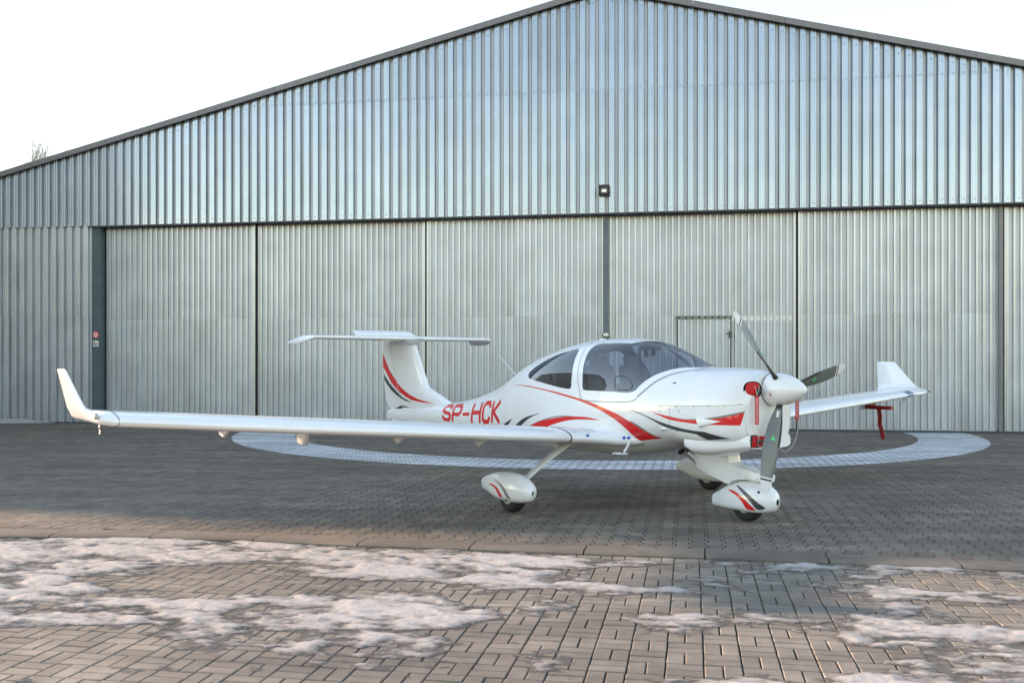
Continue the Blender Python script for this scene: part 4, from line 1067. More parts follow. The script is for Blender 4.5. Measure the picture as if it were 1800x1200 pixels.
def blade(phi):
    e = Vector((0, math.cos(phi), math.sin(phi))); t = Vector((0, -math.sin(phi), math.cos(phi))); X = Vector((1, 0, 0))
    rs = [.10, .15, .19, .24, .30, .38, .46, .54, .55, .62, .70, .78, .835, .85, .851, .866, .867, .885, .92, .95, .972, .982]
    ch = lambda r: float(np.interp(r, [.10, .17, .24, .34, .48, .62, .75, .85, .93, .965, .982], [.052, .056, .092, .132, .158, .160, .142, .122, .095, .066, .03]))
    tk = lambda r: float(np.interp(r, [.10, .17, .24, .34, .48, .62, .98], [.050, .050, .040, .028, .019, .013, .004]))
    be = lambda r: math.radians(float(np.interp(r, [.1, .25, .4, .6, .8, 1.0], [52, 46, 38, 29, 23, 19])))
    rings = []; nn = 16
    for r in rs:
        c, tt, b = ch(r), tk(r), be(r); cd = t * math.cos(b) + X * math.sin(b); nd = -t * math.sin(b) + X * math.cos(b)
        le = c * 0.40; ring = []
        for k in range(nn):
            a = 2 * PI * k / nn; u = math.cos(a); rd = float(np.interp(r, [.17, .26], [1, 0]))
            w = math.sin(a) * tt / 2 * (rd + (1 - rd) * (0.55 + 0.45 * u if abs(math.sin(a)) > 0 else 1))
            ring.append(HUB + e * r + cd * (le - c / 2 + u * c / 2 * (1.0)) + nd * w)
        rings.append(ring)
    V = [tuple(p) for r in rings for p in r]; F = []; fmx = []
    for i in range(len(rs) - 1):
        rm = (rs[i] + rs[i + 1]) / 2
        for k in range(nn):
            F.append((i * nn + k, i * nn + (k + 1) % nn, (i + 1) * nn + (k + 1) % nn, (i + 1) * nn + k))
            boot = rm < .545 and (k in (0, 1, 14, 15)) or rm < .19
            fmx.append(2 if boot else 1 if (rm > .867 or .835 < rm < .8505) else 2 if .851 < rm < .866 else 0)
    F += [tuple(range(nn))[::-1], tuple(range((len(rs) - 1) * nn, len(rs) * nn))]; fmx += [2, 1]
    o = mesh_obj('propeller_blade', V, F, [M['blade'], M['print'], M['black']], prop, True, fmx); fix_normals(o)
    # maker's mark and serial label on the front face
    for r0, s, mm, nm in ((.47, .028, M['green'], 'green_mark'), (.24, .03, M['print'], 'serial_label')):
        for face in (1, -1):
            b = be(r0); c = ch(r0); cd = t * math.cos(b) + X * math.sin(b); nd = (-t * math.sin(b) + X * math.cos(b)) * face
            base = HUB + e * r0 + cd * (-0.1 * c) + nd * (tk(r0) * .42)
            q = MB()
            if nm == 'green_mark':
                q.add([base + e * -s + cd * 0, base + e * s * .7 + cd * s * .95, base + e * s * .7 - cd * s * .95, base - e * s * 1.0 + nd * .003, base + e * s * .7 + cd * s * .95 + nd * .003, base + e * s * .7 - cd * s * .95 + nd * .003], [(3, 4, 5), (0, 1, 4, 3), (1, 2, 5, 4), (2, 0, 3, 5)])
            else:
                q.add([base + e * -s - cd * s * .4, base + e * s - cd * s * .4, base + e * s + cd * s * .4, base - e * s + cd * s * .4] + [v + nd * .004 for v in (base + e * -s - cd * s * .4, base + e * s - cd * s * .4, base + e * s + cd * s * .4, base - e * s + cd * s * .4)], [(4, 5, 6, 7), (0, 1, 5, 4), (1, 2, 6, 5), (2, 3, 7, 6), (3, 0, 4, 7)])
            fix_normals(q.build(nm, mm, o))
    return o
# the empty is only a holder; blades are sub-parts of it
for a in (134.6, 254.6, 12.5): blade(math.radians(a))

# ---- wings
def airfoil(n=18, t=0.145, m=0.035, p=0.45):
    """closed section from TE over the top to LE and back, (chord fraction from LE, height)"""
    xs = (1 - np.cos(np.linspace(0, PI, n))) / 2
    yt = 5 * t * (0.2969 * np.sqrt(xs) - 0.1260 * xs - 0.3516 * xs**2 + 0.2843 * xs**3 - 0.1015 * xs**4) + 0.0015 * xs
    yc = np.where(xs < p, m / p**2 * (2 * p * xs - xs**2), m / (1 - p)**2 * ((1 - 2 * p) + 2 * p * xs - xs**2))
    up = list(zip(xs, yc + yt)); lo = list(zip(xs, yc - yt))
    return up[::-1] + lo[1:]
AF = airfoil()
#            |y|    LE x   chord   LE z   incidence  thickness scale
WING = [(0.42, 0.86, 1.76, 0.735, 3.5, 0.75), (0.58, 0.68, 1.56, 0.738, 3.5, 0.82), (0.70, 0.50, 1.36, 0.742, 3.5, 0.92), (0.84, 0.385, 1.23, 0.747, 3.5, 1.0), (0.985, 0.345, 1.18, 0.754, 3.5, 1.0),
        (1.0, 0.345, 1.18, 0.755, 3.5, 1.0), (2.0, 0.335, 1.12, 0.831, 3.2, 1.0), (3.05, 0.325, 1.05, 0.911, 2.8, 1.0), (4.2, 0.318, 0.98, 0.998, 2.4, 0.97), (5.0, 0.312, 0.925, 1.059, 2.0, 0.95), (5.30, 0.308, 0.905, 1.082, 2.0, 0.93)]
WSC = 1.0
def wy(y): return y if y <= 1.0 else 1.0 + (y - 1.0) * WSC
def wing_at(y):
    W_ = np.array(WING); return [float(np.interp(y, W_[:, 0], W_[:, k])) for k in range(1, 6)]
def wing_ring(y, sgn, a=0.0, b=1.0, defl=0.0, grow=0.0, pts=AF):
    """section ring between chord fractions a..b, deflected down by defl degrees about a"""
    le, c, z, inc, ts = wing_at(y); th = math.radians(inc); out = []
    for x, h in pts:
        x2 = min(max(x, a), b); h2 = h
        if x2 != x: h2 = None
        out.append((x2, h2))
    # heights at clipped points follow the section
    xs = np.array([p[0] for p in AF]); hs = np.array([p[1] for p in AF]); k = len(AF) // 2
    def hu(x): return float(np.interp(x, xs[:k + 1][::-1], hs[:k + 1][::-1]))
    def hl(x): return float(np.interp(x, xs[k:], hs[k:]))
    R_ = []
    for i, (x, h) in enumerate(out):
        if h is None: h = hu(x) if i < k else hl(x)
        h = h * ts + (grow if i < k else -grow)
        X_, Z_ = x * c, h * c
        if defl:
            d = math.radians(defl); ax = a * c; dx = X_ - ax; X_ = ax + dx * math.cos(d) + Z_ * math.sin(d) * 0.0 ; Z_ = Z_ - dx * math.sin(d)
        R_.append((le - X_ * math.cos(th) + Z_ * math.sin(th) * 0, sgn * wy(y), z - X_ * math.sin(th) + Z_))
    return R_
def wing_surf(y, f, sgn, top=True):
    le, c, z, inc, ts = wing_at(y); th = math.radians(inc); k = len(AF) // 2
    xs = np.array([p[0] for p in AF]); hs = np.array([p[1] for p in AF])
    h = float(np.interp(f, xs[:k + 1][::-1], hs[:k + 1][::-1]) if top else np.interp(f, xs[k:], hs[k:])) * ts
    return Vector((le - f * c * math.cos(th), sgn * wy(y), z - f * c * math.sin(th) + h * c))
for sgn in (-1, 1):
    WSC = 1.0326 if sgn < 0 else 1.012; TY = 0.32 if sgn < 0 else 1.15; TZ = 0.86 if sgn < 0 else 1.0
    m = MB(); m.loft([wing_ring(y, sgn) for y in np.concatenate([np.linspace(.42, .985, 10)])])
    root = fix_normals(m.build('wing_root', M['white'], plane, True))
    ys = np.concatenate([np.linspace(1.0, 1.06, 2), np.linspace(1.2, 5.14, 22), [5.18, 5.24, 5.30]])
    m = MB(); m.loft([wing_ring(y, sgn, 0, 1.0 if y > 5.16 or y < 1.07 else 0.74) for y in ys])
    wing = fix_normals(m.build('wing', M['white'], plane, sharp=50))
    m = MB(); m.loft([wing_ring(y, sgn, 0, 0.6, grow=-0.001) for y in (0.975, 0.995)], cap=False)
    for y in (0.986, 1.0):
        pass
    gp = MB(); gp.loft([wing_ring(0.9865, sgn, grow=-0.002), wing_ring(0.9985, sgn, grow=-0.002)], cap=False); fix_normals(gp.build('root_joint', M['gap'], wing, True))
    gp = MB(); gp.loft([wing_ring(0.984, sgn, grow=0.003), wing_ring(0.989, sgn, grow=0.003), wing_ring(0.9965, sgn, grow=0.003), wing_ring(1.0015, sgn, grow=0.003)], cap=False); fix_normals(gp.build('root_joint_seal', M['gap'], wing, True))
    m = MB(); m.loft([wing_ring(y, sgn, 0.752, 1.0, 7.5) for y in np.linspace(1.075, 3.04, 8)]); fix_normals(m.build('flap', M['white'], wing, sharp=50))
    m = MB(); m.loft([wing_ring(y, sgn, 0.752, 1.0, 3.0 if sgn < 0 else 0) for y in np.linspace(3.06, 5.14, 8)]); fix_normals(m.build('aileron', M['white'], wing, sharp=50))
    # wing tip fairing that curves up into the winglet
    tip = MB(); rings = []
    le, c, z, inc, ts = wing_at(5.30)
    for dy, dz, xl, xt, tsc in [(0.0, 0.0, .308, -.597, .93), (0.08, .004, .306, -.60, .92), (0.18, .010, .300, -.605, .90), (0.28, .017, .285, -.61, .86), (0.36, .026, .262, -.615, .80), (0.42, .036, .222, -.62, .72), (0.455, .052, .155, -.63, .66), (0.475, .078, .070, -.635, .62), (0.483, .11, .0, -.64, .60),
                               (0.490, .16, -.07, -.648, .56), (0.498, .24, -.155, -.66, .54), (0.508, .34, -.255, -.672, .55), (0.517, .42, -.335, -.68, .56), (0.523, .458, -.375, -.684, .50), (0.526, .470, -.41, -.682, .25)]:
        cc = xl - xt; ring = []
        # normal direction turns from up to inboard as the section climbs
        ang = min(1.0, max(0.0, (dz - 0.02) / 0.10)) * math.radians(83); bl = math.radians(83) if dz > .12 else ang
        for x, h in AF:
            hh = (h - (0.03 if dz > .1 else 0.0)) * cc * tsc
            ring.append((xl - x * cc, sgn * (wy(5.30) + dy * TY + (max(0, dz - .05) * .17 if sgn < 0 else 0) - hh * math.sin(bl)), z + dz * TZ + hh * math.cos(bl) - x * cc * math.sin(math.radians(2)) * math.cos(bl)))
        rings.append(ring)
    tip.loft(rings); wl = fix_normals(tip.build('winglet', M['white'], wing, True))
    gp = MB(); gp.loft([wing_ring(5.292, sgn, 0, 0.70, grow=0.0012), wing_ring(5.298, sgn, 0, 0.70, grow=0.0012)], cap=False); fix_normals(gp.build('tip_joint', M['silver'], wing, True))
    # position light let into the tip
    m = MB(); c0 = Vector((0.215, sgn * (wy(5.30) + .455 * TY + .006), z + .045)); m.loft([[c0 + Vector((.030 * s * math.cos(t), sgn * (.020 * s2), .022 * s * math.sin(t))) + Vector((.0, 0, 0)) for t in np.linspace(0, 2 * PI, 15)[:-1]] for s, s2 in ((1.2, -.9), (1.2, .0), (.8, .35), (.3, .5))])
    fix_normals(m.build('position_light', M['rim'], wing, True))
    # joints of the control surfaces, fuel cap and access plates on the upper skin
    ln = MB()
    def seam(pts, w=.0035):
        ln.tube([wing_surf(y_, f_, sgn) + Vector((0, 0, -.0012)) for y_, f_ in pts], w, 5)
    seam([(1.05, .735), (2.0, .735), (3.05, .735), (4.2, .735), (5.16, .735)], .005)
    seam([(3.05, .735), (3.05, .99)]); seam([(5.16, .735), (5.16, .99)])
    ln.build('control_surface_seam', M['gap'], wing)
    fc = MB(); p = wing_surf(2.35, .34, sgn); fc.tube([p + Vector((0, 0, -.004)), p + Vector((0, 0, .003))], .045, 20); fc.build('fuel_cap', M['rim'], wing, sharp=40)
    ap = MB()
    for y_ in (1.7, 3.4, 4.6):
        p = wing_surf(y_, .55, sgn); ap.tube([p + Vector((0, 0, -.003)), p + Vector((0, 0, .0015))], .05, 18)
    ap.build('access_plate', M['white'], wing, sharp=40)
    # flap and aileron hinge fairings under the trailing edge
    for y, big in ((1.55, 0), (2.55, 1), (3.62, 2), (4.36, 1)):
        le_, c_, z_, inc_, ts_ = wing_at(y); p0 = wing_surf(y, .62, sgn, False); m = MB(); zt = p0.z + .02
        if big == 2: prof_ = [(p0.x + .12, zt), (p0.x - .22, zt - .02), (p0.x - .16, zt - .15), (p0.x - .06, zt - .155), (p0.x - .01, zt - .06)]
        else: prof_ = [(p0.x + .12, zt), (p0.x - .26, zt - .02), (p0.x - .22, zt - .10), (p0.x - .15, zt - .115), (p0.x - .04, zt - .05)]
        w = .022 if big < 2 else .03
        m.loft([[(a, sgn * y + q * w, b + (0.012 if abs(q) > .9 else 0)) for a, b in prof_] for q in (-1, -.6, .6, 1)]); fix_normals(m.build('hinge_fairing', M['white'], wing, sharp=60))
    # tie-down ring under the outer wing and static wick
    p = Vector((0.0, sgn * (wy(5.30) + .20 * TY), z - .03)); m = MB(); m.tube([p, p + Vector((0, 0, -.05))], .008); m.tube([p + Vector((.015 * math.cos(t), 0, -.06 + .015 * math.sin(t))) for t in np.linspace(0, 2 * PI, 11)], .005, 6); m.build('tie_down_ring', M['steel'], wing, True)
    m = MB(); p = Vector((-.10, sgn * (wy(5.30) + .40 * TY), z - .0)); m.tube([p, p + Vector((-.05, sgn * .02, -.09))], .004, 6); m.build('static_wick', M['dark'], wing)
    if sgn < 0:
        lv = MB()
        A8 = [(.168, .937), (.178, .897), (.188, .857), (.204, .822), (.220, .788), (.238, .754), (.257, .721), (.278, .691)]
        B8 = [(.300, .939), (.310, .900), (.320, .860), (.338, .827), (.352, .793), (.378, .765), (.399, .735), (.424, .708)]
        def on_root(x, y):
            le_, c_, z_, i_, t_ = wing_at(y); return wing_surf(y, max(0.0, (le_ - x) / (c_ * math.cos(math.radians(i_)))), -1) + Vector((0, 0, .001))
        for k in range(8):                        # anti slip dashes by the step
            (xa, ya), (xb, yb) = A8[k], B8[k]; lv.tube([on_root(xa + (xb - xa) * t, ya + (yb - ya) * t) for t in (0, .33, .66, 1)], .0028, 5)
        lv.build('anti_slip_strip', M['silver'], root)
        for c_, n_ in (((.385, -.814, .780), (.56, -.34, .75)), ((.674, -.569, .764), (.44, -.54, .72)), ((.709, -.539, .764), (.44, -.48, .76))):
            d = MB(); c_ = Vector(c_); n_ = Vector(n_).normalized(); d.tube([c_ - n_ * .006, c_ + n_ * .0025], .019, 16); d.build('fluid_marker', M['blue'], root)
    else:
        m = MB(); r0 = [wing_ring(5.13, 1, 0, .10, grow=.0012), wing_ring(5.21, 1, 0, .10, grow=.0012), wing_ring(5.29, 1, 0, .10, grow=.0012)]
        r0 = [[p for p in r[8:27]] for r in r0]; m.loft(r0, cap=False, closed=False); m.build('landing_light_lens', M['lens'], wing, True)
        # lamp behind the lens
        p = wing_surf(5.21, .0, 1); m = MB(); m.tube([p + Vector((-.004, 0, .012)), p + Vector((.006, 0, .012))], .02, 12); m.build('landing_lamp', M['lampglass'], wing, True)

# ---- fin and rudder
def plate(name, outline, polys_, thick, mats, fmf, parent, step=0.05):
    """upright symmetric surface: outline in (x, z), half thickness thick(x, z)"""
    O = resample(outline, 0.04); Oa = np.array(O)
    xs = np.arange(Oa[:, 0].min(), Oa[:, 0].max(), step); zs = np.arange(Oa[:, 1].min(), Oa[:, 1].max(), step)
    Gd = np.array([(x, z) for x in xs for z in zs]); Gd = Gd[in_poly(Gd, O)]
    D = np.min(np.hypot(Gd[:, None, 0] - Oa[None, :, 0], Gd[:, None, 1] - Oa[None, :, 1]), 1); Gd = Gd[D > 0.015]
    pp = [resample(p, 0.04) for p in polys_]
    Vp, Tp, rg_ = cdt_regions(O, [tuple(g) for g in Gd], pp); th_ = np.array([thick(a, b) for a, b in Vp])
    used_, inv_ = np.unique(Tp, return_inverse=True); Vp = Vp[used_]; th_ = th_[used_]; Tp = inv_.reshape(-1, 3)
    n = len(Vp); Vs = [(a, -t, b) for (a, b), t in zip(Vp, th_)] + [(a, t, b) for (a, b), t in zip(Vp, th_)]
    F = [tuple(t) for t in Tp] + [tuple((t + n)[::-1]) for t in Tp]; fmx = [fmf(r) for r in rg_] * 2
    # close the rim
    edge = {}
    for t in Tp:
        for a, b in ((t[0], t[1]), (t[1], t[2]), (t[2], t[0])): edge[(a, b)] = edge.get((a, b), 0) + 1
    for (a, b) in list(edge):
        if (b, a) not in edge: F.append((b, a, a + n, b + n)); fmx.append(0)
    o = mesh_obj(name, Vs, F, mats, parent, True, fmx, sharp=45); fix_normals(o); return o
def fin_le(z): return float(np.interp(z, [.70, .90, .97, 1.03, 1.10, 1.18, 1.79, 1.90], [-3.2, -3.42, -3.52, -3.68, -3.90, -4.13, -4.50, -4.56]))
def hinge(z): return float(np.interp(z, [.65, 1.87], [-4.76, -5.26]))
def rud_te(z): return float(np.interp(z, [.67, .95, 1.19, 1.72, 1.87], [-5.13, -5.43, -5.49, -5.56, -5.32]))
def tk(x, z):
    le, te = fin_le(z), rud_te(min(z, 1.72)); le = min(le, -3.9) if z < 1.1 else le; c = le - te
    f = min(max((fin_le(z) - x) / (fin_le(z) - te), 0), 1)
    base = 5 * 0.105 * (0.2969 * math.sqrt(f) - 0.1260 * f - 0.3516 * f * f + 0.2843 * f**3 - 0.1015 * f**4) * c
    return max(base, 0.003)
P3 = lambda L: [(a, b) for a, b in L]
red_f = P3([(-5.54, 1.69), (-5.44, 1.59), (-5.26, 1.41), (-5.06, 1.28), (-4.86, 1.16), (-4.59, 1.06), (-4.33, 1.0), (-3.83, 0.94), (-4.22, 0.955), (-4.52, 0.975), (-4.74, 1.03), (-4.98, 1.11), (-5.22, 1.235), (-5.38, 1.36), (-5.53, 1.47)])
g1 = P3([(-5.50, 1.36), (-5.42, 1.30), (-5.26, 1.21), (-5.02, 1.1), (-4.82, 1.01), (-4.48, 0.93), (-4.74, 0.96), (-4.98, 1.02), (-5.22, 1.11), (-5.42, 1.22), (-5.485, 1.26)])
g2 = P3([(-5.22, 0.755), (-5.06, 0.84), (-4.9, 0.88), (-4.74, 0.88), (-4.55, 0.86), (-4.78, 0.86), (-4.92, 0.83), (-5.12, 0.715)])
zs = [0.66, 0.80, 0.90, 0.97, 1.03, 1.10, 1.18, 1.30, 1.50, 1.79, 1.87]
fin_o = [(fin_le(z) if z > .72 else -3.9, z) for z in zs] + [(hinge(z) + .006, z) for z in zs[::-1]]
rud_o = [(hinge(z) - .006, z) for z in (0.665, 0.9, 1.2, 1.5, 1.86)] + [(rud_te(z), z) for z in (1.86, 1.72, 1.5, 1.19, .95, .80, .665)]
def clipx(poly, f):   # keep both; the triangulation sorts out which surface the stripe falls on
    return poly
cm = [M['white'], M['red'], M['dark'], M['dark']]
def inside(poly, outl):
    """move points that fall outside onto the outline side by simple clamping in x"""
    xs = np.array(outl); lo = {}
    out = []
    for x, z in poly:
        z2 = min(max(z, xs[:, 1].min() + .002), xs[:, 1].max() - .002); out.append((x, z2))
    return out
fin = plate('fin', fin_o, [red_f, g1, g2], tk, cm, lambda r: 0 if r < 0 else r + 1, plane)
rudder = plate('rudder', rud_o, [red_f, g1, g2], tk, cm, lambda r: 0 if r < 0 else r + 1, plane)
m = MB(); m.tube([(hinge(.68), -.0, .68), (hinge(1.86), 0, 1.86)], .022, 8); m.build('rudder_hinge_gap', M['gap'], fin)
# ---- tailplane
def tail_ring(y, le, te, z, t, af=AF, droop=0.0):
    c = le - te; return [(le - x * c, y, z + (h - .02) * c * t - droop * x) for x, h in airfoil(14, .11, 0.0, .4)]
rings = [tail_ring(y, float(np.interp(abs(y), [0, 1.5], [-4.60, -4.76])), float(np.interp(abs(y), [0, 1.5], [-5.14, -5.14])), 1.915, 1.35) for y in np.linspace(-1.5, 1.5, 17)]
m = MB(); m.loft(rings); tp = fix_normals(m.build('tailplane', M['white'], plane, sharp=60))
for sgn in (-1, 1):
    m = MB(); rr = []
    for dy, le, te, dz, t in [(0, -4.76, -5.42, 0, 1.1), (.05, -4.78, -5.46, -.004, 1.0), (.10, -4.84, -5.50, -.022, .9), (.15, -4.95, -5.54, -.05, .75), (.185, -5.08, -5.57, -.075, .55), (.20, -5.25, -5.58, -.09, .3)]:
        rr.append(tail_ring(sgn * (1.502 + dy * (.45 if sgn < 0 else 1)), le, te, 1.915 + dz, t))
    m.loft(rr); fix_normals(m.build('tailplane_tip', M['white'], tp, True))
    m = MB(); m.loft([[(-5.145 - .30 * f, sgn * y, 1.912 + h) for f, h in ((0, .022), (.3, .026), (1, .004), (1, -.003), (.3, -.022), (0, -.026))] for y in (.02, .5, 1.0, 1.495)])
    fix_normals(m.build('elevator', M['white'], tp, sharp=50))
m = MB(); m.loft([[(-5.42, y, 1.93), (-5.43, y, 1.955), (-5.66, y + (.0 if abs(y) < .5 else -.04 * math.copysign(1, y)), 2.045), (-5.67, y + (.0 if abs(y) < .5 else -.04 * math.copysign(1, y)), 2.025)] for y in (-.52, -.50, 0, .54, .56)])
fix_normals(m.build('trim_tab', M['white'], tp, sharp=50))
m = MB(); m.loft([[(-4.78 - .36 * math.cos(t) * s, .085 * s * math.sin(t), z) for t in np.linspace(0, 2 * PI, 25)[:-1]] for z, s in ((1.80, .80), (1.855, 1.0), (1.885, 1.25), (1.90, 1.3))]); fix_normals(m.build('tail_junction_fairing', M['white'], fin, True))
m = MB(); m.box(-5.20, -4.9, -.02, .02, .58, .67); fix_normals(m.build('tail_bumper', M['white'], fus))
# ---- antennas and small fittings
m = MB(); m.tube([(-1.93, 0, 1.34), (-2.40, 0, 1.66)], [.007, .003], 6); m.build('whip_antenna', M['print'], plane, True)
m = MB(); m.loft([[(-.30 + .06 * math.cos(t) * s, .03 * s * math.sin(t), z) for t in np.linspace(0, 2 * PI, 17)[:-1]] for z, s in ((1.785, 1.1), (1.804, .9), (1.810, .5))]); fix_normals(m.build('roof_antenna', M['white'], plane, True))
for sgn in (-1, 1):
    st = MB(); st.tube([(0.70, sgn * .47, .77), (0.73, sgn * .62, .62)], .013, 8); st.box(0.60, 0.75, *sorted((sgn * .585, sgn * .665)), .600, .614); st.build('boarding_step', M['white'], plane, sharp=40)
for k in range(2):
    ex = MB(); ex.tube([(1.34, -.20 - .0 * k, .74 - .0 * k), (1.20, -.20, .66)] if k == 0 else [(1.24, -.16, .72), (1.08, -.18, .62)], [.034, .034] if k == 0 else [.009, .026], 16, cap=True)
    ex.build('exhaust_pipe' if k == 0 else 'drain_pipe', M['steel'] if k == 0 else M['black'], plane, True)
m = MB(); m.tube([(-.32, -.66, .66), (-.32, -.66, .60)], .03, 12); m.box(-.36, -.10, -.80, -.64, .63, .655); m.build('strut_root_fairing', M['white'], plane, sharp=40)

# ---- cabin
cab = MB()
cab.loft([[(x, y, z) for y, z in ((-.5, .98), (-.46, zt - .10), (-.25, zt), (0, zt + .02), (.25, zt), (.46, zt - .10), (.5, .98))] for x, zt in ((0.80, 1.36), (0.88, 1.42), (1.1, 1.43), (1.30, 1.44))])
fix_normals(cab.build('instrument_panel', M['dash'], plane, sharp=40))
fl = MB(); fl.box(-1.2, 1.1, -.47, .47, .80, .84); fl.build('cabin_floor', M['inner'], plane)
for x, tilt in ((0.02, .20), (-.72, .10)):
    for sgn in (-1, 1):
        s_ = MB(); y = sgn * .255
        def rbox(cx, cy, cz, hx, hy, hz, rx):
            rings = []
            for f in (-1, -.9, -.5, .5, .9, 1):
                sc_ = {1: .80, .9: .96, .5: 1.0}[abs(f)]
                rings.append([(cx + hx * sc_ * math.copysign(abs(math.cos(t)) ** .45, math.cos(t)) + rx * f * hz, cy + hy * sc_ * math.copysign(abs(math.sin(t)) ** .45, math.sin(t)), cz + f * hz) for t in np.linspace(0, 2 * PI, 17)[:-1]])
            s_.loft(rings)
        if x < -.5: rbox(x + .22, y * .85, 1.0, .22, .19, .08, 0); rbox(x - .02, y * .75, 1.22, .05, .17, .20, -tilt); continue_ = 0
        else: rbox(x + .22, y, 1.0, .25, .22, .08, 0); rbox(x - .05, y, 1.27, .06, .20, .24, -tilt); rbox(x - .11, y, 1.54, .04, .11, .07, -tilt)
        fix_normals(s_.build('seat', M['seat'], plane, sharp=50))
m = MB(); m.tube([(0.50, -.25, .85), (0.55, -.25, 1.15)], .012, 8); m.tube([(0.50, .25, .85), (0.55, .25, 1.15)], .012, 8); m.build('control_stick', M['black'], plane)
m = MB()
for sgn in (-1, 1):   # roof frame struts beside the windscreen
    m.tube(crom([(0.50, sgn * .16, 1.735), (0.62, sgn * .30, 1.60), (0.78, sgn * .42, 1.42)], 4), .018, 8)
m.build('roll_bar', M['inner'], plane, True)
m = MB(); m.box(.46, .52, -.12, .12, 1.67, 1.73); m.tube([(.48, -.08, 1.68), (.50, -.08, 1.60)], .022, 8); m.tube([(.46, .06, 1.68), (.46, .06, 1.61)], .022, 8); m.build('overhead_console', M['inner'], plane)

# ---- landing gear
def wheel(cx, cy, r, w, parent, name='wheel'):
    m = MB(); rings = []
    prof = [(-.5, .62), (-.5, .80), (-.42, .93), (-.25, .99), (0, 1.0), (.25, .99), (.42, .93), (.5, .80), (.5, .62)]
    m.loft([[(cx + r * q * math.cos(t), cy + w * a, r + r * q * math.sin(t)) for t in np.linspace(0, 2 * PI, 41)[:-1]] for a, q in prof])
    o = fix_normals(m.build('tyre', M['tyre'], parent, True))
    gr = MB()
    for a in (-.24, -.08, .08, .24):
        gr.loft([[(cx + (r * .992) * math.cos(t), cy + w * a + d, r + (r * .992) * math.sin(t)) for t in np.linspace(0, 2 * PI, 41)[:-1]] for d in (-.003, .003)], cap=False)
    h = MB(); h.loft([[(cx + r * q * math.cos(t), cy + w * a, r + r * q * math.sin(t)) for t in np.linspace(0, 2 * PI, 25)[:-1]] for a, q in ((-.52, .25), (-.50, .5), (-.46, .63), (.46, .63), (.50, .5), (.52, .25))])
    fix_normals(h.build('rim', M['rim'], parent, sharp=40)); return o
def fairing(st, yc, polys_, mats, name, parent):
    B = Body(st, yc); Vf, Tf, rf = body_parts(B, [B.uv(p) for p in polys_], 36, 26)
    o = side_mesh(name, B, Vf, Tf, np.ones(len(Tf), bool), mats, np.where(rf < 0, 0, rf + 1), parent)
    me = o.data; mi = np.zeros(len(me.polygons), np.int32); me.polygons.foreach_get('material_index', mi); h_ = len(mi) // 2
    if yc > 1: mi[:h_] = 0
    elif yc < -1: mi[h_:] = 0
    me.polygons.foreach_set('material_index', mi); return o, B
mainst = [(-.575, .285, .205, .012, .245, 2, 2), (-.55, .300, .190, .028, .245, 2, 2), (-.48, .328, .170, .055, .245, 2, 2), (-.38, .362, .150, .083, .245, 2, 2.2), (-.27, .386, .125, .104, .24, 2, 2.6), (-.12, .402, .108, .120, .24, 2, 3), (.02, .404, .104, .124, .24, 2, 3),
          (.14, .388, .108, .118, .24, 2, 2.8), (.23, .352, .122, .100, .24, 2, 2.5), (.29, .312, .145, .074, .235, 2, 2.2), (.32, .275, .175, .040, .23, 2, 2), (.328, .25, .20, .012, .225, 2, 2)]
mr = [(-0.32, 0.262), (-0.24, 0.272), (-0.15, 0.255), (-0.09, 0.22), (-0.04, 0.16), (-0.09, 0.155), (-0.14, 0.21), (-0.21, 0.25)]
mg = [(-0.22, 0.322), (-0.09, 0.30), (-0.0, 0.26), (0.05, 0.21), (0.10, 0.155), (0.05, 0.15), (-0.01, 0.22), (-0.09, 0.28)]
for sgn in (-1, 1):
    yc = sgn * 1.485
    o, B = fairing(mainst, yc, [crom(mr, 4, True), crom(mg, 4, True)], [M['white'], M['red'], M['silver']], 'wheel_fairing', plane)
    wheel(-.015, yc, .170, .145, o)
    if sgn < 0:
        p = B.pos(0.0, B.th(0.0, .132), .001)[0]; h = MB(); h.tube([p + np.array((0, .004, 0)), p + np.array((0, -.003, 0))], .014, 12); h.build('inflation_hole', M['black'], o)
    lg = MB(); rr = []
    for t, (y, z, w, th_) in enumerate([(.60, .70, .17, .022), (.75, .66, .165, .020), (.95, .545, .14, .017), (1.15, .420, .115, .016), (1.32, .310, .10, .016), (1.42, .262, .09, .018), (1.48, .245, .085, .02)]):
        rr.append([(-.045 + w / 2 * math.cos(a) * 1.0, sgn * (y + th_ * .55 * math.sin(a)), z + th_ * .8 * math.sin(a)) for a in np.linspace(0, 2 * PI, 13)[:-1]])
    lg.loft(rr); fix_normals(lg.build('main_gear_leg', M['white'], plane, True))
nosest = [(1.335, .205, .118, .012, .16, 2.4, 2.4), (1.35, .215, .108, .030, .16, 2.4, 2.4), (1.42, .255, .100, .050, .17, 2.2, 2.6), (1.52, .310, .096, .078, .18, 2.1, 3.0), (1.64, .362, .094, .102, .19, 2.0, 3.2), (1.78, .392, .092, .116, .20, 2.0, 3.2), (1.92, .396, .094, .118, .21, 2.0, 3.0),
          (2.02, .376, .104, .108, .22, 2.0, 2.6), (2.09, .340, .125, .086, .225, 2.0, 2.3), (2.13, .295, .155, .055, .225, 2, 2.1), (2.145, .25, .19, .018, .22, 2, 2)]
nr = [(1.60, 0.292), (1.71, 0.285), (1.81, 0.245), (1.90, 0.19), (1.965, 0.135), (1.87, 0.13), (1.82, 0.19), (1.74, 0.245)]
ng = [(1.70, 0.345), (1.81, 0.315), (1.91, 0.265), (2.0, 0.21), (2.07, 0.165), (1.99, 0.14), (1.92, 0.205), (1.82, 0.275)]
o, B = fairing(nosest, 0.03, [crom(nr, 4, True), crom(ng, 4, True)], [M['white'], M['red'], M['dark']], 'nose_wheel_fairing', plane)
wheel(1.79, 0.03, .165, .135, o)
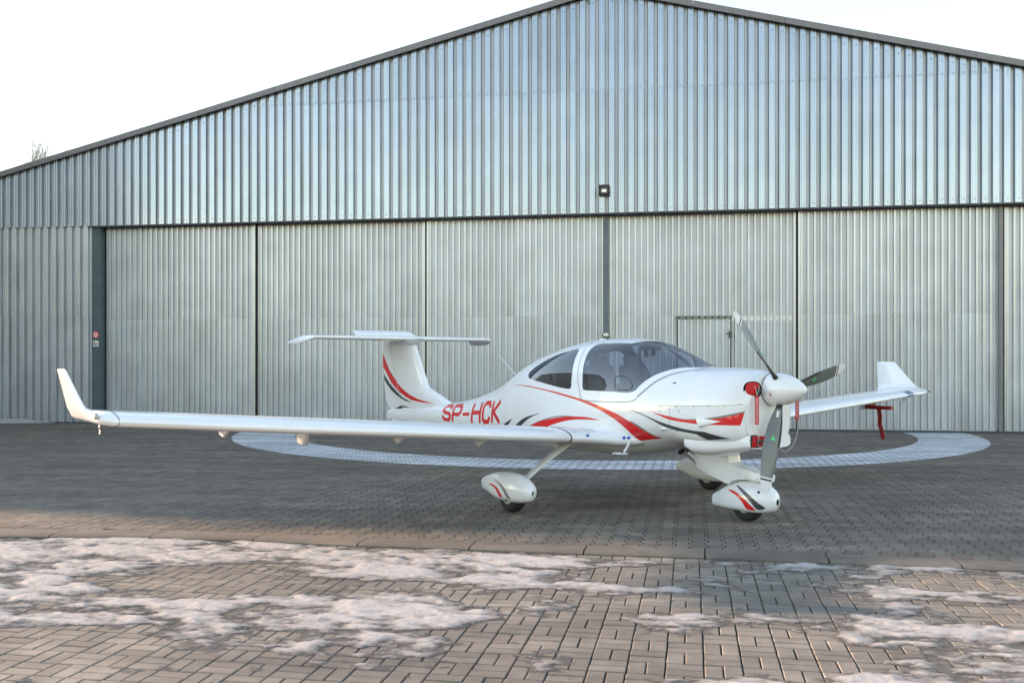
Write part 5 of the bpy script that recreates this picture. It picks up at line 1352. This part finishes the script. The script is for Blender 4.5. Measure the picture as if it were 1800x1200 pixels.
p = B.pos(2.0, B.th(2.0, .305), .001)[0]; h = MB(); h.tube([p + np.array((-.002, .004, 0)), p + np.array((.002, -.003, 0))], .014, 12); h.build('axle_hole', M['black'], o)
# nose leg: a deep slab fairing reaching forward and down to the fork
leg = [(1.12, .66), (1.14, .56), (1.17, .47), (1.34, .405), (1.50, .365), (1.56, .345), (1.61, .335), (1.66, .375), (1.73, .395), (1.86, .405), (1.98, .395), (2.06, .40), (2.07, .455), (2.04, .475), (1.92, .495), (1.78, .515), (1.66, .535), (1.62, .56), (1.61, .66)]
m = MB(); m.loft([[(1.6 + (a - 1.6) * s, y, .50 + (b - .50) * s) for a, b in leg] for y, s in ((-.055, .93), (-.040, .985), (-.02, 1), (.08, 1), (.10, .985), (.115, .93))])
fix_normals(m.build('nose_gear_leg', M['white'], plane, sharp=50))
m = MB()
for x, z in ((1.20, .52), (1.36, .44), (1.55, .40), (1.48, .55), (1.74, .46), (1.85, .44), (1.98, .43)):
    m.tube([(x, -.058, z), (x, -.060, z)], .006, 8)
m.build('leg_screws', M['steel'], plane)
m = MB(); m.box(1.94, 2.05, .0, .06, .36, .43); m.build('nose_fork', M['white'], plane)

# ================================================================== COVERS AND FLAGS
PM = Matrix.Translation((1.2168, 10.8003, 0)) @ Matrix.Rotation(0.62983 - PI / 2, 4, 'Z')
def in_plane_frame(o): o.matrix_world = PM @ o.matrix_basis; return o
def text_mesh(s, size, name, m, parent, M4):
    cu = bpy.data.curves.new(name, 'FONT'); cu.body = s; cu.size = size; cu.align_x = 'LEFT'; cu.extrude = 0.0004; cu.resolution_u = 2
    ob = bpy.data.objects.new(name, cu); COL.objects.link(ob); bpy.context.view_layer.update()
    me = bpy.data.meshes.new_from_object(ob.evaluated_get(bpy.context.evaluated_depsgraph_get())); bpy.data.objects.remove(ob)
    me.name = name; me.materials.clear(); me.materials.append(m); me.transform(M4)
    return link(bpy.data.objects.new(name, me), parent)
def puffy(c, nrm, ra, rb, th_, n=24, sq=.8):
    c = Vector(c); nrm = Vector(nrm).normalized(); a = Vector((0, 0, 1)).cross(nrm).normalized(); b2 = nrm.cross(a); rr = []
    for s, d in ((1.0, -.4), (1.0, .1), (.92, .55), (.7, .85), (.35, 1.0), (.05, 1.0)):
        rr.append([c + nrm * th_ * (d + .12 * math.sin(3 * 2 * PI * k / n + s * 4) * s) + a * ra * s * (abs(math.cos(2 * PI * k / n)) ** sq * math.copysign(1, math.cos(2 * PI * k / n))) + b2 * rb * s * (abs(math.sin(2 * PI * k / n)) ** sq * math.copysign(1, math.sin(2 * PI * k / n))) for k in range(n)])
    return rr
streamers = []
for sgn, lab in ((-1, 'red intake plug with black pad in the near side cowling inlet beside the spinner'), (1, 'red intake plug in the far side cowling inlet hidden behind the spinner')):
    pl = empty('intake_plug', lab, 'intake cover', 'red intake plugs in the cowling'); in_plane_frame(pl)
    nrm = (0.84, sgn * 0.54, 0.06); c = Vector((2.092, sgn * .257, 1.286)) + Vector(nrm).normalized() * .006
    m = MB(); m.loft(puffy(c + Vector((-.008, -.004 * sgn, .004)), nrm, .068, .062, .016)); fix_normals(m.build('cushion', M['cloth_red'], pl, True))
    m = MB(); m.loft(puffy(c + Vector((.030, -.042 * sgn, -.020)), nrm, .030, .034, .018, sq=.7)); fix_normals(m.build('pad', M['black'], pl, True))
# lower plug in the chin mouth
pl = empty('radiator_plug', 'red rectangular plug with two black hand slots in the lower chin opening', 'intake cover', 'red intake plugs in the cowling'); in_plane_frame(pl)
m = MB(); m.loft([[(2.074 + d, s * a, .802 + s2 * b) for a, b in ((-.264, -.052), (.058, -.052), (.058, .046), (-.250, .046))] for d, s, s2 in ((-.01, 1, 1), (.012, 1, 1), (.018, .97, .9))]); m.build('cushion', M['cloth_red'], pl, sharp=50)
for yy in (-.165, -.055):
    m = MB(); m.loft([[(2.0925 + d, yy + .045 * s * math.cos(t), .80 + (.016 + .012 * abs(math.cos(t))) * s * math.sin(t)) for t in np.linspace(0, 2 * PI, 21)[:-1]] for d, s in ((-.002, 1), (.003, 1), (.004, .6))]); m.build('hand_slot', M['black'], pl, True)
def flag(p, w, L, lab, ax, out, curl):
    """hanging streamer: p top middle, ax the width direction, out the facing normal"""
    fl_ = empty('warning_streamer', lab, 'warning flag', 'red streamers on the intake plugs'); in_plane_frame(fl_)
    ax = Vector(ax).normalized(); out = Vector(out).normalized(); V = []; n = 10
    def bend(t): return out * (curl * math.sin(t * 5) * .006)
    for side in (0, .0016):
        for k in range(n + 1):
            t = k / n; c = Vector(p) - Vector((0, 0, L * t)) + bend(t) + out * side
            V += [c - ax * w / 2, c + ax * w / 2]
    F = []; h = 2 * (n + 1)
    for k in range(n): F += [(2 * k, 2 * k + 1, 2 * k + 3, 2 * k + 2), (h + 2 * k, h + 2 * k + 2, h + 2 * k + 3, h + 2 * k + 1), (2 * k, 2 * k + 2, h + 2 * k + 2, h + 2 * k), (2 * k + 1, h + 2 * k + 1, h + 2 * k + 3, 2 * k + 3)]
    F += [(0, h, h + 1, 1), (2 * n, 2 * n + 1, h + 2 * n + 1, h + 2 * n)]
    o = mesh_obj('ribbon', V, F, M['cloth_red'], fl_, True, sharp=40); fix_normals(o)
    M4 = Matrix.Identity(4); d = Vector((0, 0, -1)); up = ax
    if d.cross(up).dot(out) < 0: up = -ax
    org = Vector(p) - Vector((0, 0, L * .06)) - up * w * .24 + out * .010
    for k in range(3): M4[k][0] = d[k]; M4[k][1] = up[k]; M4[k][2] = out[k]; M4[k][3] = org[k]
    tx = text_mesh('REMOVE BEFORE FLIGHT', .0, 'lettering', M['print'], fl_, Matrix.Identity(4)) if False else None
    cu_w = L * .90
    t0 = text_mesh('REMOVE BEFORE FLIGHT', 1.0, 'lettering', M['print'], fl_, Matrix.Identity(4))
    xs_ = [v.co.x for v in t0.data.vertices]; wd = max(xs_) - min(xs_)
    t0.data.transform(M4 @ Matrix.Diagonal((cu_w / wd, w * .75, 1, 1))); return fl_
flag((2.150, -.272, 1.225), .036, .262, 'red streamer reading REMOVE BEFORE FLIGHT hanging on near side of the cowling', (0.62, 0.78, 0), (0.62, -0.78, 0), 1)
flag((2.125, .345, 1.215), .036, .225, 'red streamer reading REMOVE BEFORE FLIGHT hanging beyond the lower propeller blade', (0.62, 0.78, 0), (0.62, -0.78, 0), -1)
co = MB()
co.tube(crom([(2.10, -.255, 1.325), (2.135, -.262, 1.28), (2.137, -.262, 1.222)], 4), .0025, 5); co.tube(crom([(2.12, -.205, 1.33), (2.14, -.235, 1.28), (2.137, -.262, 1.222)], 4), .0025, 5)
co.tube(crom([(2.137, -.258, .965), (2.14, -.235, .90), (2.13, -.225, .82), (2.10, -.20, .77), (2.11, -.15, .75), (2.10, -.12, .79)], 5), .003, 5)
o = co.build('cover_cord', M['cord'], None, True); tag(o, 'pale thin cord from the near streamer down to the red lower plug', 'cord', 'cords of the intake plugs'); in_plane_frame(o)
co = MB(); co.tube(crom([(2.125, .345, .99), (2.13, .34, .86), (2.13, .27, .74), (2.12, .17, .69), (2.10, .08, .74)], 6), .003, 5)
o = co.build('cover_cord', M['cord'], None, True); tag(o, 'pale cord hanging in a loop behind the lower propeller blade', 'cord', 'cords of the intake plugs'); in_plane_frame(o)
# pitot probe and its dark red cover under the far wing
pt = MB(); p = wing_surf(4.72, .40, 1, False)
pt.box(p.x - .06, p.x + .03, 4.705, 4.735, p.z - .12, p.z + .02); pt.build('pitot_probe', M['white'], plane)
pc = empty('pitot_cover', 'dark red T shaped pitot cover with long streamer under the far wing', 'pitot cover'); in_plane_frame(pc)
m = MB(); m.loft([[(0.02 + a, y, z) for a, z in ((-.05, .90), (.05, .90), (.055, 1.00), (-.045, 1.00))] for y in (4.655, 4.775)]); m.build('sleeve', M['dark_red'], pc)
m = MB(); m.box(-.02, .36, 4.68, 4.75, .885, .935); m.build('cross_sleeve', M['dark_red'], pc)
m = MB(); m.loft([[(x + d, 4.70 + dy, z) for d, dy in ((-.035, 0), (.03, .0), (.03, .006), (-.035, .006))] for x, z in ((.17, .89), (.185, .78), (.18, .68), (.215, .58), (.235, .47))]); m.build('streamer', M['dark_red'], pc)
